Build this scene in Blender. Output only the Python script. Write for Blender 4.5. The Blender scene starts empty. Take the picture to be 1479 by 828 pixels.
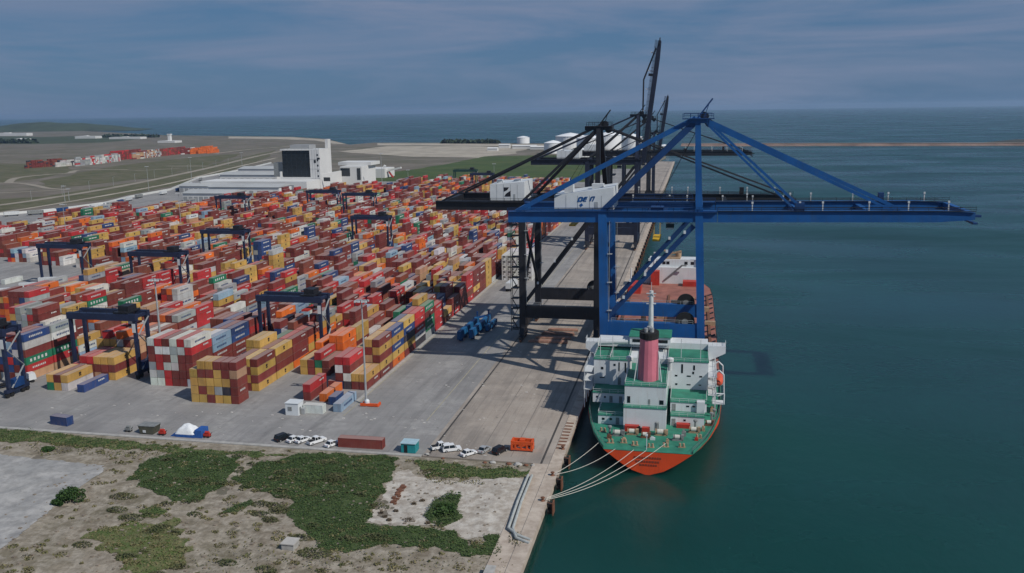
import bpy, bmesh, math, random
import numpy as np
from mathutils import Vector, Matrix, noise
from mathutils.bvhtree import BVHTree

random.seed(7); rng = np.random.default_rng(7)
sc = bpy.context.scene
COL = sc.collection
R = math.radians

# ------------------------------------------------------------------ camera
F_PX, IMG_W, IMG_H = 1270.0, 1479.0, 828.0
YAW, PITCH, ROLL, CAM_H = 0.203902, 0.197978, -0.013528, 86.378
_f = Vector((-math.sin(YAW)*math.cos(PITCH), math.cos(YAW)*math.cos(PITCH), -math.sin(PITCH)))
_r = Vector((math.cos(YAW), math.sin(YAW), 0)); _u = _r.cross(_f)
CR = math.cos(ROLL)*_r + math.sin(ROLL)*_u
CU = -math.sin(ROLL)*_r + math.cos(ROLL)*_u
CF = _f
CAM = Vector((0, 0, CAM_H))
cam = bpy.data.cameras.new('camera'); camo = bpy.data.objects.new('camera', cam); COL.objects.link(camo)
cam.sensor_width = 36; cam.lens = F_PX/IMG_W*36; cam.clip_start = 1; cam.clip_end = 120000
camo.matrix_world = Matrix(((CR.x, CU.x, -CF.x, 0), (CR.y, CU.y, -CF.y, 0), (CR.z, CU.z, -CF.z, CAM_H), (0, 0, 0, 1)))
sc.camera = camo

# ------------------------------------------------------------------ light
SUN_DIR = Vector((12.1, -6.2, 13.2)).normalized()            # towards the sun
SUN_EL = math.asin(SUN_DIR.z); SUN_AZ = math.atan2(SUN_DIR.x, SUN_DIR.y)
world = bpy.data.worlds.new('World'); sc.world = world; world.use_nodes = True
wn, wl = world.node_tree.nodes, world.node_tree.links
for n in list(wn): wn.remove(n)
wout = wn.new('ShaderNodeOutputWorld'); bg = wn.new('ShaderNodeBackground'); bg.inputs['Strength'].default_value = 0.058
sky = wn.new('ShaderNodeTexSky'); sky.sky_type = 'NISHITA'; sky.sun_disc = False
sky.sun_elevation = SUN_EL; sky.sun_rotation = SUN_AZ
sky.altitude = 80; sky.air_density = 1.0; sky.dust_density = 0.6; sky.ozone_density = 3.0
# thin streaky cloud veil over the whole dome
tc = wn.new('ShaderNodeTexCoord'); mp = wn.new('ShaderNodeMapping'); mp.inputs['Scale'].default_value = (1.3, 1.3, 11.0)
mp.inputs['Rotation'].default_value = (0.03, 0.02, 0.4)
nz = wn.new('ShaderNodeTexNoise'); nz.inputs['Scale'].default_value = 1.9; nz.inputs['Detail'].default_value = 8; nz.inputs['Roughness'].default_value = .6; nz.inputs['Distortion'].default_value = .5
rp = wn.new('ShaderNodeValToRGB'); rp.color_ramp.elements[0].position = .40; rp.color_ramp.elements[1].position = .66
rp.color_ramp.elements[0].color = (0, 0, 0, 1); rp.color_ramp.elements[1].color = (1, 1, 1, 1)
mx = wn.new('ShaderNodeMix'); mx.data_type = 'RGBA'; mx.inputs['B'].default_value = (3.15, 4.05, 6.1, 1)
veil = wn.new('ShaderNodeMix'); veil.data_type = 'RGBA'; veil.inputs['Factor'].default_value = .82; veil.inputs['B'].default_value = (1.0, 2.6, 5.2, 1)   # grey-blue stratus veil
hs = wn.new('ShaderNodeHueSaturation'); hs.inputs['Saturation'].default_value = 1.0; hs.inputs['Value'].default_value = 1.0
wl.new(tc.outputs['Generated'], mp.inputs['Vector']); wl.new(mp.outputs['Vector'], nz.inputs['Vector'])
wl.new(nz.outputs['Fac'], rp.inputs['Fac']); wl.new(rp.outputs['Color'], mx.inputs['Factor'])
wl.new(sky.outputs['Color'], hs.inputs['Color']); wl.new(hs.outputs['Color'], veil.inputs['A']); wl.new(veil.outputs['Result'], mx.inputs['A'])
wl.new(mx.outputs['Result'], bg.inputs['Color']); wl.new(bg.outputs['Background'], wout.inputs['Surface'])
sun = bpy.data.lights.new('sun', 'SUN'); sun.energy = 3.5; sun.angle = R(.53); sun.color = (1, .95, .87)
suno = bpy.data.objects.new('sun', sun); COL.objects.link(suno)
suno.rotation_euler = SUN_DIR.to_track_quat('Z', 'Y').to_euler(); suno.location = SUN_DIR*400
sc.view_settings.view_transform = 'Standard'; sc.view_settings.look = 'None'
sc.view_settings.exposure = 0.0; sc.view_settings.gamma = 1.0; sc.view_settings.use_curve_mapping = False
sc.cycles.max_bounces = 5; sc.cycles.diffuse_bounces = 2; sc.cycles.glossy_bounces = 3; sc.cycles.volume_bounces = 0
sc.cycles.transparent_max_bounces = 6

# ------------------------------------------------------------------ picture -> place
def ray(px, py):
    return (CR*((px-IMG_W/2)/F_PX) - CU*((py-IMG_H/2)/F_PX) + CF)
def G(px, py, z=0.0):
    d = ray(px, py); return CAM + d*((z-CAM_H)/d.z)
def project(P):
    q = Vector(P)-CAM; w = q.dot(CF)
    return (IMG_W/2+F_PX*q.dot(CR)/w, IMG_H/2-F_PX*q.dot(CU)/w, w)

# ------------------------------------------------------------------ materials
MATS = {}
def mat(name, col, rough=.6, metal=0.0, var=.25, scale=1.0, bump=0.0, bscale=4.0, col2=None, spec=.4, coord='Object', detail=5, streak=None):
    if name in MATS: return MATS[name]
    m = bpy.data.materials.new(name); m.use_nodes = True; t = m.node_tree; n, l = t.nodes, t.links
    b = n['Principled BSDF']; b.inputs['Roughness'].default_value = rough; b.inputs['Metallic'].default_value = metal
    b.inputs['Specular IOR Level'].default_value = spec
    co = n.new('ShaderNodeTexCoord')
    a = n.new('ShaderNodeTexNoise'); a.inputs['Scale'].default_value = scale; a.inputs['Detail'].default_value = detail; a.inputs['Roughness'].default_value = .6
    l.new(co.outputs[coord], a.inputs['Vector'])
    r = n.new('ShaderNodeValToRGB'); r.color_ramp.elements[0].position = .3; r.color_ramp.elements[1].position = .7
    c2 = col2 or tuple(min(1, c*(1+var)) for c in col); c1 = tuple(c*(1-var) for c in col) if not col2 else col
    r.color_ramp.elements[0].color = (*c1, 1); r.color_ramp.elements[1].color = (*c2, 1)
    l.new(a.outputs['Fac'], r.inputs['Fac']); cc = r.outputs['Color']
    if streak:                                            # rust and grime running down
        scol, amt, lo, hi = streak
        mp = n.new('ShaderNodeMapping'); mp.inputs['Scale'].default_value = (1.3, 1.3, .10); l.new(co.outputs[coord], mp.inputs['Vector'])
        f_ = noise_out(n, l, mp.outputs['Vector'], 1.0, 6, .65, lo, hi)
        mm = n.new('ShaderNodeMath'); mm.operation = 'MULTIPLY'; mm.inputs[1].default_value = amt; l.new(f_, mm.inputs[0]); cc = mixn(n, l, cc, scol, mm.outputs[0])
    l.new(cc, b.inputs['Base Color'])
    if bump:
        a2 = n.new('ShaderNodeTexNoise'); a2.inputs['Scale'].default_value = bscale; a2.inputs['Detail'].default_value = 4
        l.new(co.outputs[coord], a2.inputs['Vector'])
        bp = n.new('ShaderNodeBump'); bp.inputs['Strength'].default_value = bump; bp.inputs['Distance'].default_value = .1
        l.new(a2.outputs['Fac'], bp.inputs['Height']); l.new(bp.outputs['Normal'], b.inputs['Normal'])
    MATS[name] = m; return m

def mixn(n, l, a, b, fac, blend='MIX'):
    m = n.new('ShaderNodeMix'); m.data_type = 'RGBA'; m.blend_type = blend
    for k, v in (('A', a), ('B', b), ('Factor', fac)):
        if isinstance(v, (tuple, float, int)): m.inputs[k].default_value = v if not isinstance(v, tuple) else (*v[:3], 1)
        else: l.new(v, m.inputs[k])
    return m.outputs['Result']

def noise_out(n, l, vec, scale, detail=5, rough=.6, lo=.35, hi=.65, distort=0.0):
    a = n.new('ShaderNodeTexNoise'); a.inputs['Scale'].default_value = scale; a.inputs['Detail'].default_value = detail
    a.inputs['Roughness'].default_value = rough; a.inputs['Distortion'].default_value = distort; l.new(vec, a.inputs['Vector'])
    m = n.new('ShaderNodeMapRange'); m.inputs['From Min'].default_value = lo; m.inputs['From Max'].default_value = hi; l.new(a.outputs['Fac'], m.inputs['Value'])
    return m.outputs['Result']

def container_mat(name, attr):
    m = bpy.data.materials.new(name); m.use_nodes = True; n, l = m.node_tree.nodes, m.node_tree.links
    b = n['Principled BSDF']; b.inputs['Roughness'].default_value = .62; b.inputs['Specular IOR Level'].default_value = .3
    if attr:
        at = n.new('ShaderNodeAttribute'); at.attribute_name = 'paint'; base = at.outputs['Color']
    else:
        at = n.new('ShaderNodeObjectInfo'); base = at.outputs['Color']
    g = n.new('ShaderNodeNewGeometry'); pos = g.outputs['Position']
    mp = n.new('ShaderNodeMapping'); mp.inputs['Scale'].default_value = (1, 1, .25); l.new(pos, mp.inputs['Vector'])
    f1 = noise_out(n, l, mp.outputs['Vector'], .9, 6, .65, .45, .8)
    m1 = n.new('ShaderNodeMath'); m1.operation = 'MULTIPLY'; m1.inputs[1].default_value = .38; l.new(f1, m1.inputs[0])
    c = mixn(n, l, base, (.20, .13, .095), m1.outputs[0])               # rust and grime streaks
    f2 = noise_out(n, l, pos, .23, 3, .5, .3, .7)
    m2 = n.new('ShaderNodeMath'); m2.operation = 'MULTIPLY_ADD'; m2.inputs[1].default_value = .3; m2.inputs[2].default_value = .85; l.new(f2, m2.inputs[0])
    c = mixn(n, l, c, m2.outputs[0], 1.0, 'MULTIPLY')
    # weathered chalky roofs: horizontal faces fade
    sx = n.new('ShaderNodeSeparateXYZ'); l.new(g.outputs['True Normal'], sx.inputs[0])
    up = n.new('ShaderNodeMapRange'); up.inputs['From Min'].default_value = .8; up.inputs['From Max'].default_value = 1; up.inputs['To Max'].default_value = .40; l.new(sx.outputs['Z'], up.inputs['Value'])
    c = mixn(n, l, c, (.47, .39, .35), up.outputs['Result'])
    l.new(c, b.inputs['Base Color'])
    return m
M_CONT = container_mat('container_paint', False); M_CONTS = container_mat('container_paint_mass', True)

M_NAVY = mat('crane_navy', (.012, .016, .035), .5, 0, .3, .4)
M_BLACKP = mat('crane_black', (.014, .015, .020), .5, 0, .3, .4, streak=((.06, .05, .045), .4, .52, .8))
M_BLUE = mat('crane_blue', (.010, .086, .28), .42, 0, .18, .15, streak=((.05, .075, .12), .45, .5, .75))
M_BLUED = mat('crane_blue_dark', (.008, .042, .145), .5, 0, .2, .2)
M_WHITE = mat('white_paint', (.62, .65, .67), .5, 0, .06, .4)
M_SHIPW = mat('ship_white', (.62, .65, .67), .5, 0, .07, .3, streak=((.36, .24, .15), .42, .54, .82))
M_WHITEW = mat('white_weathered', (.55, .57, .58), .55, 0, .12, .5)
M_STEEL = mat('galvanised_steel', (.40, .42, .43), .45, .3, .15, 1)
M_DARK = mat('dark_rubber', (.012, .012, .013), .8, 0, .3, 2)
M_GLASS = mat('dark_glass', (.010, .014, .018), .12, 0, .2, .5, spec=.6)
M_RED = mat('red_paint', (.42, .035, .022), .5, 0, .2, .6)
M_ORANGE = mat('orange_paint', (.62, .085, .016), .5, 0, .15, .6)
M_YEL = mat('yellow_paint', (.62, .40, .03), .5, 0, .15, .6)
M_HULL = mat('hull_orange', (.70, .075, .018), .5, 0, .10, .25, streak=((.30, .05, .025), .45, .5, .8))
M_GREEN = mat('deck_green', (.028, .19, .125), .6, 0, .25, .35, streak=((.16, .13, .09), .4, .55, .8))
M_DECK = mat('deck_oxide', (.29, .115, .085), .65, 0, .3, .18)
M_PINK = mat('funnel_pink', (.52, .15, .20), .5, 0, .10, .3)
M_RUST = mat('rusty_steel', (.16, .07, .04), .75, 0, .4, 1.5)
M_ROPE = mat('rope', (.55, .53, .47), .9, 0, .15, 5)
M_TEAL = mat('teal_paint', (.015, .23, .25), .5, 0, .15, .8)
M_GREYM = mat('machinery_grey', (.20, .21, .21), .6, 0, .3, 1)
M_TAN = mat('tan_gear', (.36, .25, .16), .7, 0, .3, 1)
M_TARPB = mat('blue_tarp', (.02, .09, .32), .6, 0, .2, 2, .4, 3)
M_TARPW = mat('white_tarp', (.68, .70, .72), .7, 0, .1, 2, .5, 2)
M_CONC = mat('concrete_block', (.36, .35, .33), .85, 0, .2, 1)

# ------------------------------------------------------------------ mesh helper
class MB:
    def __init__(s): s.v = []; s.f = []
    def add(s, vs, fs):
        o = len(s.v); s.v += [tuple(v) for v in vs]; s.f += [tuple(i+o for i in f) for f in fs]; return s
    def box(s, x0, x1, y0, y1, z0, z1):
        return s.add([(x0,y0,z0),(x1,y0,z0),(x1,y1,z0),(x0,y1,z0),(x0,y0,z1),(x1,y0,z1),(x1,y1,z1),(x0,y1,z1)],
                     [(3,2,1,0),(4,5,6,7),(0,1,5,4),(1,2,6,5),(2,3,7,6),(3,0,4,7)])
    def hexa(s, b, t):
        return s.add(list(b)+list(t), [(3,2,1,0),(4,5,6,7),(0,1,5,4),(1,2,6,5),(2,3,7,6),(3,0,4,7)])
    def prism(s, poly, axis, a, b):
        # poly of 2-D points extruded along axis ('x','y','z') from a to b
        n = len(poly)
        def P(p, t): return {'x': (t, p[0], p[1]), 'y': (p[0], t, p[1]), 'z': (p[0], p[1], t)}[axis]
        vs = [P(p, a) for p in poly]+[P(p, b) for p in poly]
        fs = [tuple(range(n))[::-1], tuple(range(n, 2*n))]+[(i, (i+1) % n, n+(i+1) % n, n+i) for i in range(n)]
        return s.add(vs, fs)
    def beam(s, p, q, w, h=None, up=(0,0,1), w2=None, h2=None):
        p = Vector(p); q = Vector(q); h = h or w; w2 = w2 or w; h2 = h2 or h
        d = (q-p).normalized(); up = Vector(up)
        if abs(d.dot(up)) > .98: up = Vector((0, 1, 0))
        a = d.cross(up).normalized(); b = a.cross(d).normalized()
        A = [p+a*(i*w/2)+b*(j*h/2) for i, j in ((-1,-1),(1,-1),(1,1),(-1,1))]
        B = [q+a*(i*w2/2)+b*(j*h2/2) for i, j in ((-1,-1),(1,-1),(1,1),(-1,1))]
        return s.hexa(A, B)
    def tube(s, p, q, r, n=8, r2=None, cap=True):
        p = Vector(p); q = Vector(q); r2 = r if r2 is None else r2
        d = (q-p).normalized(); up = Vector((0,0,1)) if abs(d.z) < .98 else Vector((1,0,0))
        a = d.cross(up).normalized(); b = a.cross(d)
        c = [(math.cos(2*math.pi*i/n), math.sin(2*math.pi*i/n)) for i in range(n)]
        vs = [p+(a*x+b*y)*r for x, y in c]+[q+(a*x+b*y)*r2 for x, y in c]
        fs = [(i, (i+1) % n, n+(i+1) % n, n+i) for i in range(n)]
        if cap: fs += [tuple(range(n))[::-1], tuple(range(n, 2*n))]
        return s.add(vs, fs)
    def path(s, pts, r, n=6):
        for a, b in zip(pts, pts[1:]): s.tube(a, b, r, n)
        return s
    def lathe(s, c, prof, n=24):
        c = Vector(c); m = len(prof); vs = []
        for r_, z in prof:
            for i in range(n): vs.append(c+Vector((r_*math.cos(2*math.pi*i/n), r_*math.sin(2*math.pi*i/n), z)))
        fs = [(k*n+i, k*n+(i+1) % n, (k+1)*n+(i+1) % n, (k+1)*n+i) for k in range(m-1) for i in range(n)]
        fs += [tuple(range((m-1)*n, m*n))]
        return s.add(vs, fs)
    def cut(s):
        s.cuts = getattr(s, 'cuts', [])+[(len(s.v), len(s.f))]; return s
    def build_cut(s, name, material, parent=None, **k):
        v0 = f0 = 0
        for v1, f1 in s.cuts:
            q = MB(); q.v = s.v[v0:v1]; q.f = [tuple(i-v0 for i in f_) for f_ in s.f[f0:f1]]; q.build(name, material, parent, **k); v0, f0 = v1, f1
    def build(s, name, material, parent=None, smooth=False, world=True):
        off = Vector((0,0,0))
        if parent is not None and world:
            o = parent
            while o is not None: off += o.location; o = o.parent
        me = bpy.data.meshes.new(name)
        me.from_pydata([(v[0]-off.x, v[1]-off.y, v[2]-off.z) for v in s.v], [], s.f); me.update()
        bm = bmesh.new(); bm.from_mesh(me); bmesh.ops.recalc_face_normals(bm, faces=bm.faces); bm.to_mesh(me); bm.free()
        if smooth:
            for p_ in me.polygons: p_.use_smooth = True
        me.materials.append(material)
        o = bpy.data.objects.new(name, me); COL.objects.link(o)
        if parent is not None: o.parent = parent
        return o

def tag(o, label, cat, group=None):
    o['label'] = label; o['category'] = cat
    if group: o['group'] = group
    return o
def thing(name, label, cat, loc=(0,0,0), group=None, rz=0):
    o = bpy.data.objects.new(name, None); COL.objects.link(o); o.location = loc; o.rotation_euler.z = rz
    o.empty_display_size = .5
    return tag(o, label, cat, group)
def copy_tree(o, parent=None):
    c = o.copy(); COL.objects.link(c); c.parent = parent
    for ch in list(o.children): copy_tree(ch, c)
    return c
def struct(o): o['kind'] = 'structure'; return o
def stuff(o): o['kind'] = 'stuff'; return o
def merge_mesh(name, verts, faces, material, parent=None, attr=None, flat=True):
    """fast mesh from numpy arrays of quads"""
    me = bpy.data.meshes.new(name); verts = np.asarray(verts, dtype=np.float32); faces = np.asarray(faces, dtype=np.int32)
    me.vertices.add(len(verts)); me.vertices.foreach_set('co', verts.ravel())
    k = faces.shape[1]
    me.loops.add(faces.size); me.loops.foreach_set('vertex_index', faces.ravel())
    me.polygons.add(len(faces)); me.polygons.foreach_set('loop_start', np.arange(0, faces.size, k, dtype=np.int32))
    if attr is not None:
        a = me.color_attributes.new('paint', 'FLOAT_COLOR', 'CORNER')
        a.data.foreach_set('color', np.repeat(np.asarray(attr, dtype=np.float32), k, axis=0).ravel())
    me.update(calc_edges=True); me.validate()
    if flat: me.shade_flat()
    me.materials.append(material)
    o = bpy.data.objects.new(name, me); COL.objects.link(o)
    if parent is not None: o.parent = parent
    return o

def inpoly(x, y, poly):
    c = False; j = len(poly)-1
    for i in range(len(poly)):
        xi, yi = poly[i]; xj, yj = poly[j]
        if (yi > y) != (yj > y) and x < (xj-xi)*(y-yi)/(yj-yi)+xi: c = not c
        j = i
    return c
def pxpoly(pts, z=0): return [(G(a, b, z).x, G(a, b, z).y) for a, b in pts]
def rough_outline(poly, seg=1.5, amp=.8, sc_=.25, seed=0):
    out = []
    for i in range(len(poly)):
        a = Vector((*poly[i], 0)); b = Vector((*poly[(i+1) % len(poly)], 0)); L = (b-a).length; k = max(1, int(L/seg))
        d = (b-a)/max(L, 1e-6); nrm = Vector((-d.y, d.x, 0))
        for j in range(k):
            p = a+(b-a)*(j/k); p = p+nrm*amp*noise.noise(Vector((p.x*sc_, p.y*sc_, seed)))*2; out.append((p.x, p.y))
    return out
def sheet(name, poly, z, material, hf=None):
    bm = bmesh.new(); vs = [bm.verts.new((x, y, z)) for x, y in poly]
    f = bm.faces.new(vs); bm.normal_update()
    if f.normal.z < 0: bmesh.ops.reverse_faces(bm, faces=[f])
    bmesh.ops.triangulate(bm, faces=bm.faces[:])
    me = bpy.data.meshes.new(name); bm.to_mesh(me); bm.free(); me.materials.append(material)
    o = bpy.data.objects.new(name, me); COL.objects.link(o); return struct(o)

# ================================================================== THE SETTING
def ground_mat(name, cols, scales, rough=.9, bump=.0, joints=None, streak=None):
    m = bpy.data.materials.new(name); m.use_nodes = True; n, l = m.node_tree.nodes, m.node_tree.links
    b = n['Principled BSDF']; b.inputs['Roughness'].default_value = rough; b.inputs['Specular IOR Level'].default_value = .25
    g = n.new('ShaderNodeNewGeometry'); pos = g.outputs['Position']
    c = cols[0]
    for i, (k, s_) in enumerate(zip(cols[1:], scales)):
        amt = k[3] if len(k) > 3 else 1.0
        mp = n.new('ShaderNodeMapping'); mp.inputs['Location'].default_value = (13.7*i, 7.1*i, 3*i); l.new(pos, mp.inputs['Vector'])
        f = noise_out(n, l, mp.outputs['Vector'], s_, 7, .62, .42, .62, .3)
        mm = n.new('ShaderNodeMath'); mm.operation = 'MULTIPLY'; mm.inputs[1].default_value = amt; l.new(f, mm.inputs[0])
        c = mixn(n, l, c, k[:3], mm.outputs[0])
    if streak:
        mp = n.new('ShaderNodeMapping'); mp.inputs['Scale'].default_value = (.22, .012, 1); mp.inputs['Rotation'].default_value = (0, 0, streak[1]); l.new(pos, mp.inputs['Vector'])
        f = noise_out(n, l, mp.outputs['Vector'], 1.0, 6, .6, .5, .75)
        mm = n.new('ShaderNodeMath'); mm.operation = 'MULTIPLY'; mm.inputs[1].default_value = streak[2]; l.new(f, mm.inputs[0])
        c = mixn(n, l, c, streak[0], mm.outputs[0])
    if streak:                                            # tyre sweeps across the lanes
        for ang, sx_, amt in ((.9, (.30, .02, 1), .35), (-.55, (.35, .03, 1), .3)):
            mp = n.new('ShaderNodeMapping'); mp.inputs['Scale'].default_value = sx_; mp.inputs['Rotation'].default_value = (0, 0, ang); mp.inputs['Location'].default_value = (ang*9, 3, 0); l.new(pos, mp.inputs['Vector'])
            f = noise_out(n, l, mp.outputs['Vector'], 1.0, 5, .6, .56, .72, 1.5)
            mm = n.new('ShaderNodeMath'); mm.operation = 'MULTIPLY'; mm.inputs[1].default_value = amt; l.new(f, mm.inputs[0])
            c = mixn(n, l, c, streak[0], mm.outputs[0])
        f = noise_out(n, l, pos, .55, 4, .5, .66, .74); mm = n.new('ShaderNodeMath'); mm.operation = 'MULTIPLY'; mm.inputs[1].default_value = .5; l.new(f, mm.inputs[0])
        c = mixn(n, l, c, (.07, .065, .062), mm.outputs[0])   # oil spots
    if joints:
        br = n.new('ShaderNodeTexBrick'); br.inputs['Scale'].default_value = 1; br.offset = 0
        br.inputs['Brick Width'].default_value = joints[0]; br.inputs['Row Height'].default_value = joints[1]; br.inputs['Mortar Size'].default_value = .06
        br.inputs['Color1'].default_value = (1, 1, 1, 1); br.inputs['Color2'].default_value = (.92, .92, .92, 1); br.inputs['Mortar'].default_value = (.72, .71, .70, 1)
        l.new(pos, br.inputs['Vector'])
        c = mixn(n, l, c, br.outputs['Color'], .8, 'MULTIPLY')
    if isinstance(c, tuple): b.inputs['Base Color'].default_value = (*c[:3], 1)
    else: l.new(c, b.inputs['Base Color'])
    if bump:
        a2 = n.new('ShaderNodeTexNoise'); a2.inputs['Scale'].default_value = 1.6; a2.inputs['Detail'].default_value = 6; l.new(pos, a2.inputs['Vector'])
        bp = n.new('ShaderNodeBump'); bp.inputs['Strength'].default_value = bump; bp.inputs['Distance'].default_value = .3
        l.new(a2.outputs['Fac'], bp.inputs['Height']); l.new(bp.outputs['Normal'], b.inputs['Normal'])
    return m

SEA_Z = -3.0
# --- water
m = bpy.data.materials.new('sea_water'); m.use_nodes = True; n, l = m.node_tree.nodes, m.node_tree.links
b = n['Principled BSDF']; b.inputs['Roughness'].default_value = .36; b.inputs['IOR'].default_value = 1.33; b.inputs['Specular IOR Level'].default_value = .5
g = n.new('ShaderNodeNewGeometry'); pos = g.outputs['Position']
f = noise_out(n, l, pos, .006, 5, .55, .35, .7)
c = mixn(n, l, (.0035, .034, .028), (.006, .056, .047), f)
b.subsurface_method = 'BURLEY'; b.inputs['Subsurface Weight'].default_value = 1.0; b.inputs['Subsurface Radius'].default_value = (1, 1, 1); b.inputs['Subsurface Scale'].default_value = 9.0   # light spreads in murky water
l.new(c, b.inputs['Base Color'])
mpw = n.new('ShaderNodeMapping'); mpw.inputs['Scale'].default_value = (.004, .012, 1); mpw.inputs['Rotation'].default_value = (0, 0, .35); l.new(pos, mpw.inputs['Vector'])
fw = noise_out(n, l, mpw.outputs['Vector'], 1.0, 6, .6, .35, .68, .6)
mr_ = n.new('ShaderNodeMapRange'); mr_.inputs['To Min'].default_value = .19; mr_.inputs['To Max'].default_value = .42; l.new(fw, mr_.inputs['Value']); l.new(mr_.outputs['Result'], b.inputs['Roughness'])
mp = n.new('ShaderNodeMapping'); mp.inputs['Scale'].default_value = (1, .6, 1); mp.inputs['Rotation'].default_value = (0, 0, .5); l.new(pos, mp.inputs['Vector'])
a = n.new('ShaderNodeTexNoise'); a.inputs['Scale'].default_value = .35; a.inputs['Detail'].default_value = 5; a.inputs['Roughness'].default_value = .6; l.new(mp.outputs['Vector'], a.inputs['Vector'])
bp = n.new('ShaderNodeBump'); bp.inputs['Strength'].default_value = .22; bp.inputs['Distance'].default_value = .6
l.new(a.outputs['Fac'], bp.inputs['Height']); l.new(bp.outputs['Normal'], b.inputs['Normal'])
M_SEA = m
S = 34000
o = sheet('water', [(-S, -900), (S, -900), (S, S), (-S, S)], SEA_Z, M_SEA)

# --- land
M_LAND = ground_mat('land_soil', [(.155, .130, .108), (.125, .115, .082), (.20, .172, .142), (.10, .10, .062, .6)], [.004, .011, .02], .95)
coast = [(-30.9, 60), (-30.9, 1480), (-60, 1500)] + pxpoly([(962, 226), (945, 216), (880, 211), (800, 207.5), (700, 206.5), (600, 206), (540, 206), (505, 209), (470, 200.5), (420, 197.5), (330, 196.5), (240, 195.5), (150, 190.5), (60, 187), (-40, 185), (-300, 183)])
coast += [(-9000, 3000), (-6000, 60)]
LAND_Z = -.25
me_poly = rough_outline(coast[3:19], 60, 14, .004, 3)
land_outline = coast[:3] + coast[3:]
struct(sheet('land', land_outline, LAND_Z, M_LAND))
# sea wall under the land edge and quay face
q = MB()
for i in range(len(land_outline)-1):
    (x0, y0), (x1, y1) = land_outline[i], land_outline[i+1]
    q.add([(x0, y0, LAND_Z-.01), (x1, y1, LAND_Z-.01), (x1, y1, SEA_Z-2), (x0, y0, SEA_Z-2)], [(0, 1, 2, 3)])
struct(q.build('shore_bank', mat('shore_rock', (.20, .18, .15), .95, 0, .4, .3)))

def field(name, pts, z, material, rough=None):
    poly = pxpoly(pts)
    if rough: poly = rough_outline(poly, *rough)
    return sheet(name, poly, LAND_Z+z, material)
M_OLIVE = ground_mat('dry_grass', [(.110, .108, .056), (.15, .13, .088), (.085, .088, .042)], [.02, .05], .95)
M_FIELD = ground_mat('green_field', [(.060, .095, .026), (.085, .105, .036), (.05, .075, .022)], [.012, .03], .95)
M_TRACK = ground_mat('pale_track', [(.30, .265, .215), (.24, .21, .17)], [.03], .95)
M_BEACH = ground_mat('beach_sand', [(.42, .375, .305), (.30, .265, .215)], [.02], .95)
M_TARMAC = ground_mat('yard_tarmac', [(.19, .185, .18), (.15, .145, .14), (.23, .225, .215)], [.03, .1], .9)
field('beach', [(330, 197.2), (420, 198.2), (470, 201.5), (500, 208), (480, 207.5), (455, 203), (400, 201), (330, 200)], .1, M_BEACH)
field('beach', [(545, 207), (600, 207), (700, 207.8), (800, 209), (800, 212), (700, 211), (620, 210), (545, 210)], .1, M_BEACH)
field('sand_flat', [(490, 219), (560, 211), (690, 211), (760, 215), (740, 222), (690, 228), (600, 226), (540, 223)], .12, M_BEACH, (25, 8, .01, 2))
field('green_field', [(500, 262), (560, 250), (640, 238), (700, 226), (800, 224), (905, 228), (935, 250), (925, 262), (820, 266), (640, 266)], .14, M_FIELD, (15, 3, .02, 4))
field('grass_field', [(-60, 236), (0, 236), (60, 236), (110, 240), (95, 250), (45, 260), (0, 264), (-60, 266)], .12, M_OLIVE, (20, 6, .01, 5))
field('grass_field', [(60, 262), (110, 250), (180, 238), (300, 225), (350, 222), (300, 238), (230, 256), (120, 268), (60, 272)], .12, M_OLIVE, (20, 6, .01, 6))
field('grass_field', [(-60, 292), (60, 284), (200, 262), (330, 232), (400, 216), (385, 228), (320, 252), (250, 268), (150, 288), (0, 304), (-60, 308)], .13, M_OLIVE, (20, 4, .01, 7))
field('grass_field', [(-40, 196), (60, 198), (140, 196), (210, 200), (150, 206), (60, 208), (-40, 208)], .12, mat('dark_scrub_far', (.05, .065, .032), .95, 0, .3, .01), (40, 14, .006, 8))
# tracks
def track(pts, w, z, mt=M_TRACK, name='track'):
    P = [G(a, b_) for a, b_ in pts]
    # smooth
    Q = []
    for i in range(len(P)-1):
        p0 = P[max(i-1, 0)]; p1 = P[i]; p2 = P[i+1]; p3 = P[min(i+2, len(P)-1)]
        for k in range(6):
            t = k/6; Q.append(.5*((2*p1)+(p2-p0)*t+(2*p0-5*p1+4*p2-p3)*t*t+(3*p1-p0-3*p2+p3)*t**3))
    Q.append(P[-1]); Lp, Rp = [], []
    for i, p_ in enumerate(Q):
        d = (Q[min(i+1, len(Q)-1)]-Q[max(i-1, 0)]); d.z = 0; d.normalize(); nn = Vector((-d.y, d.x, 0))*w/2
        Lp.append(p_+nn); Rp.append(p_-nn)
    q = MB()
    for i in range(len(Q)-1):
        q.add([(*Lp[i].xy, LAND_Z+z), (*Lp[i+1].xy, LAND_Z+z), (*Rp[i+1].xy, LAND_Z+z), (*Rp[i].xy, LAND_Z+z)], [(0, 3, 2, 1)])
    o = q.build(name, mt); return struct(o)
track([(-30, 266), (10, 264), (40, 266), (70, 272), (100, 274)], 9, .22)
track([(100, 274), (60, 276), (20, 278), (-30, 280)], 8, .23)
track([(12, 264), (25, 257), (70, 252), (100, 250), (115, 246), (185, 245)], 11, .24)
track([(-30, 300), (60, 288), (180, 268), (300, 243), (370, 226), (430, 214)], 12, .25)
track([(-30, 312), (60, 298), (160, 281), (250, 264), (330, 244), (400, 228)], 7, .26, M_BEACH)
track([(310, 222), (360, 216), (400, 213), (440, 210), (500, 209)], 16, .25)
track([(240, 240), (300, 240)], 14, .27, M_TRACK); track([(195, 247), (260, 243)], 8, .27)
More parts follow.
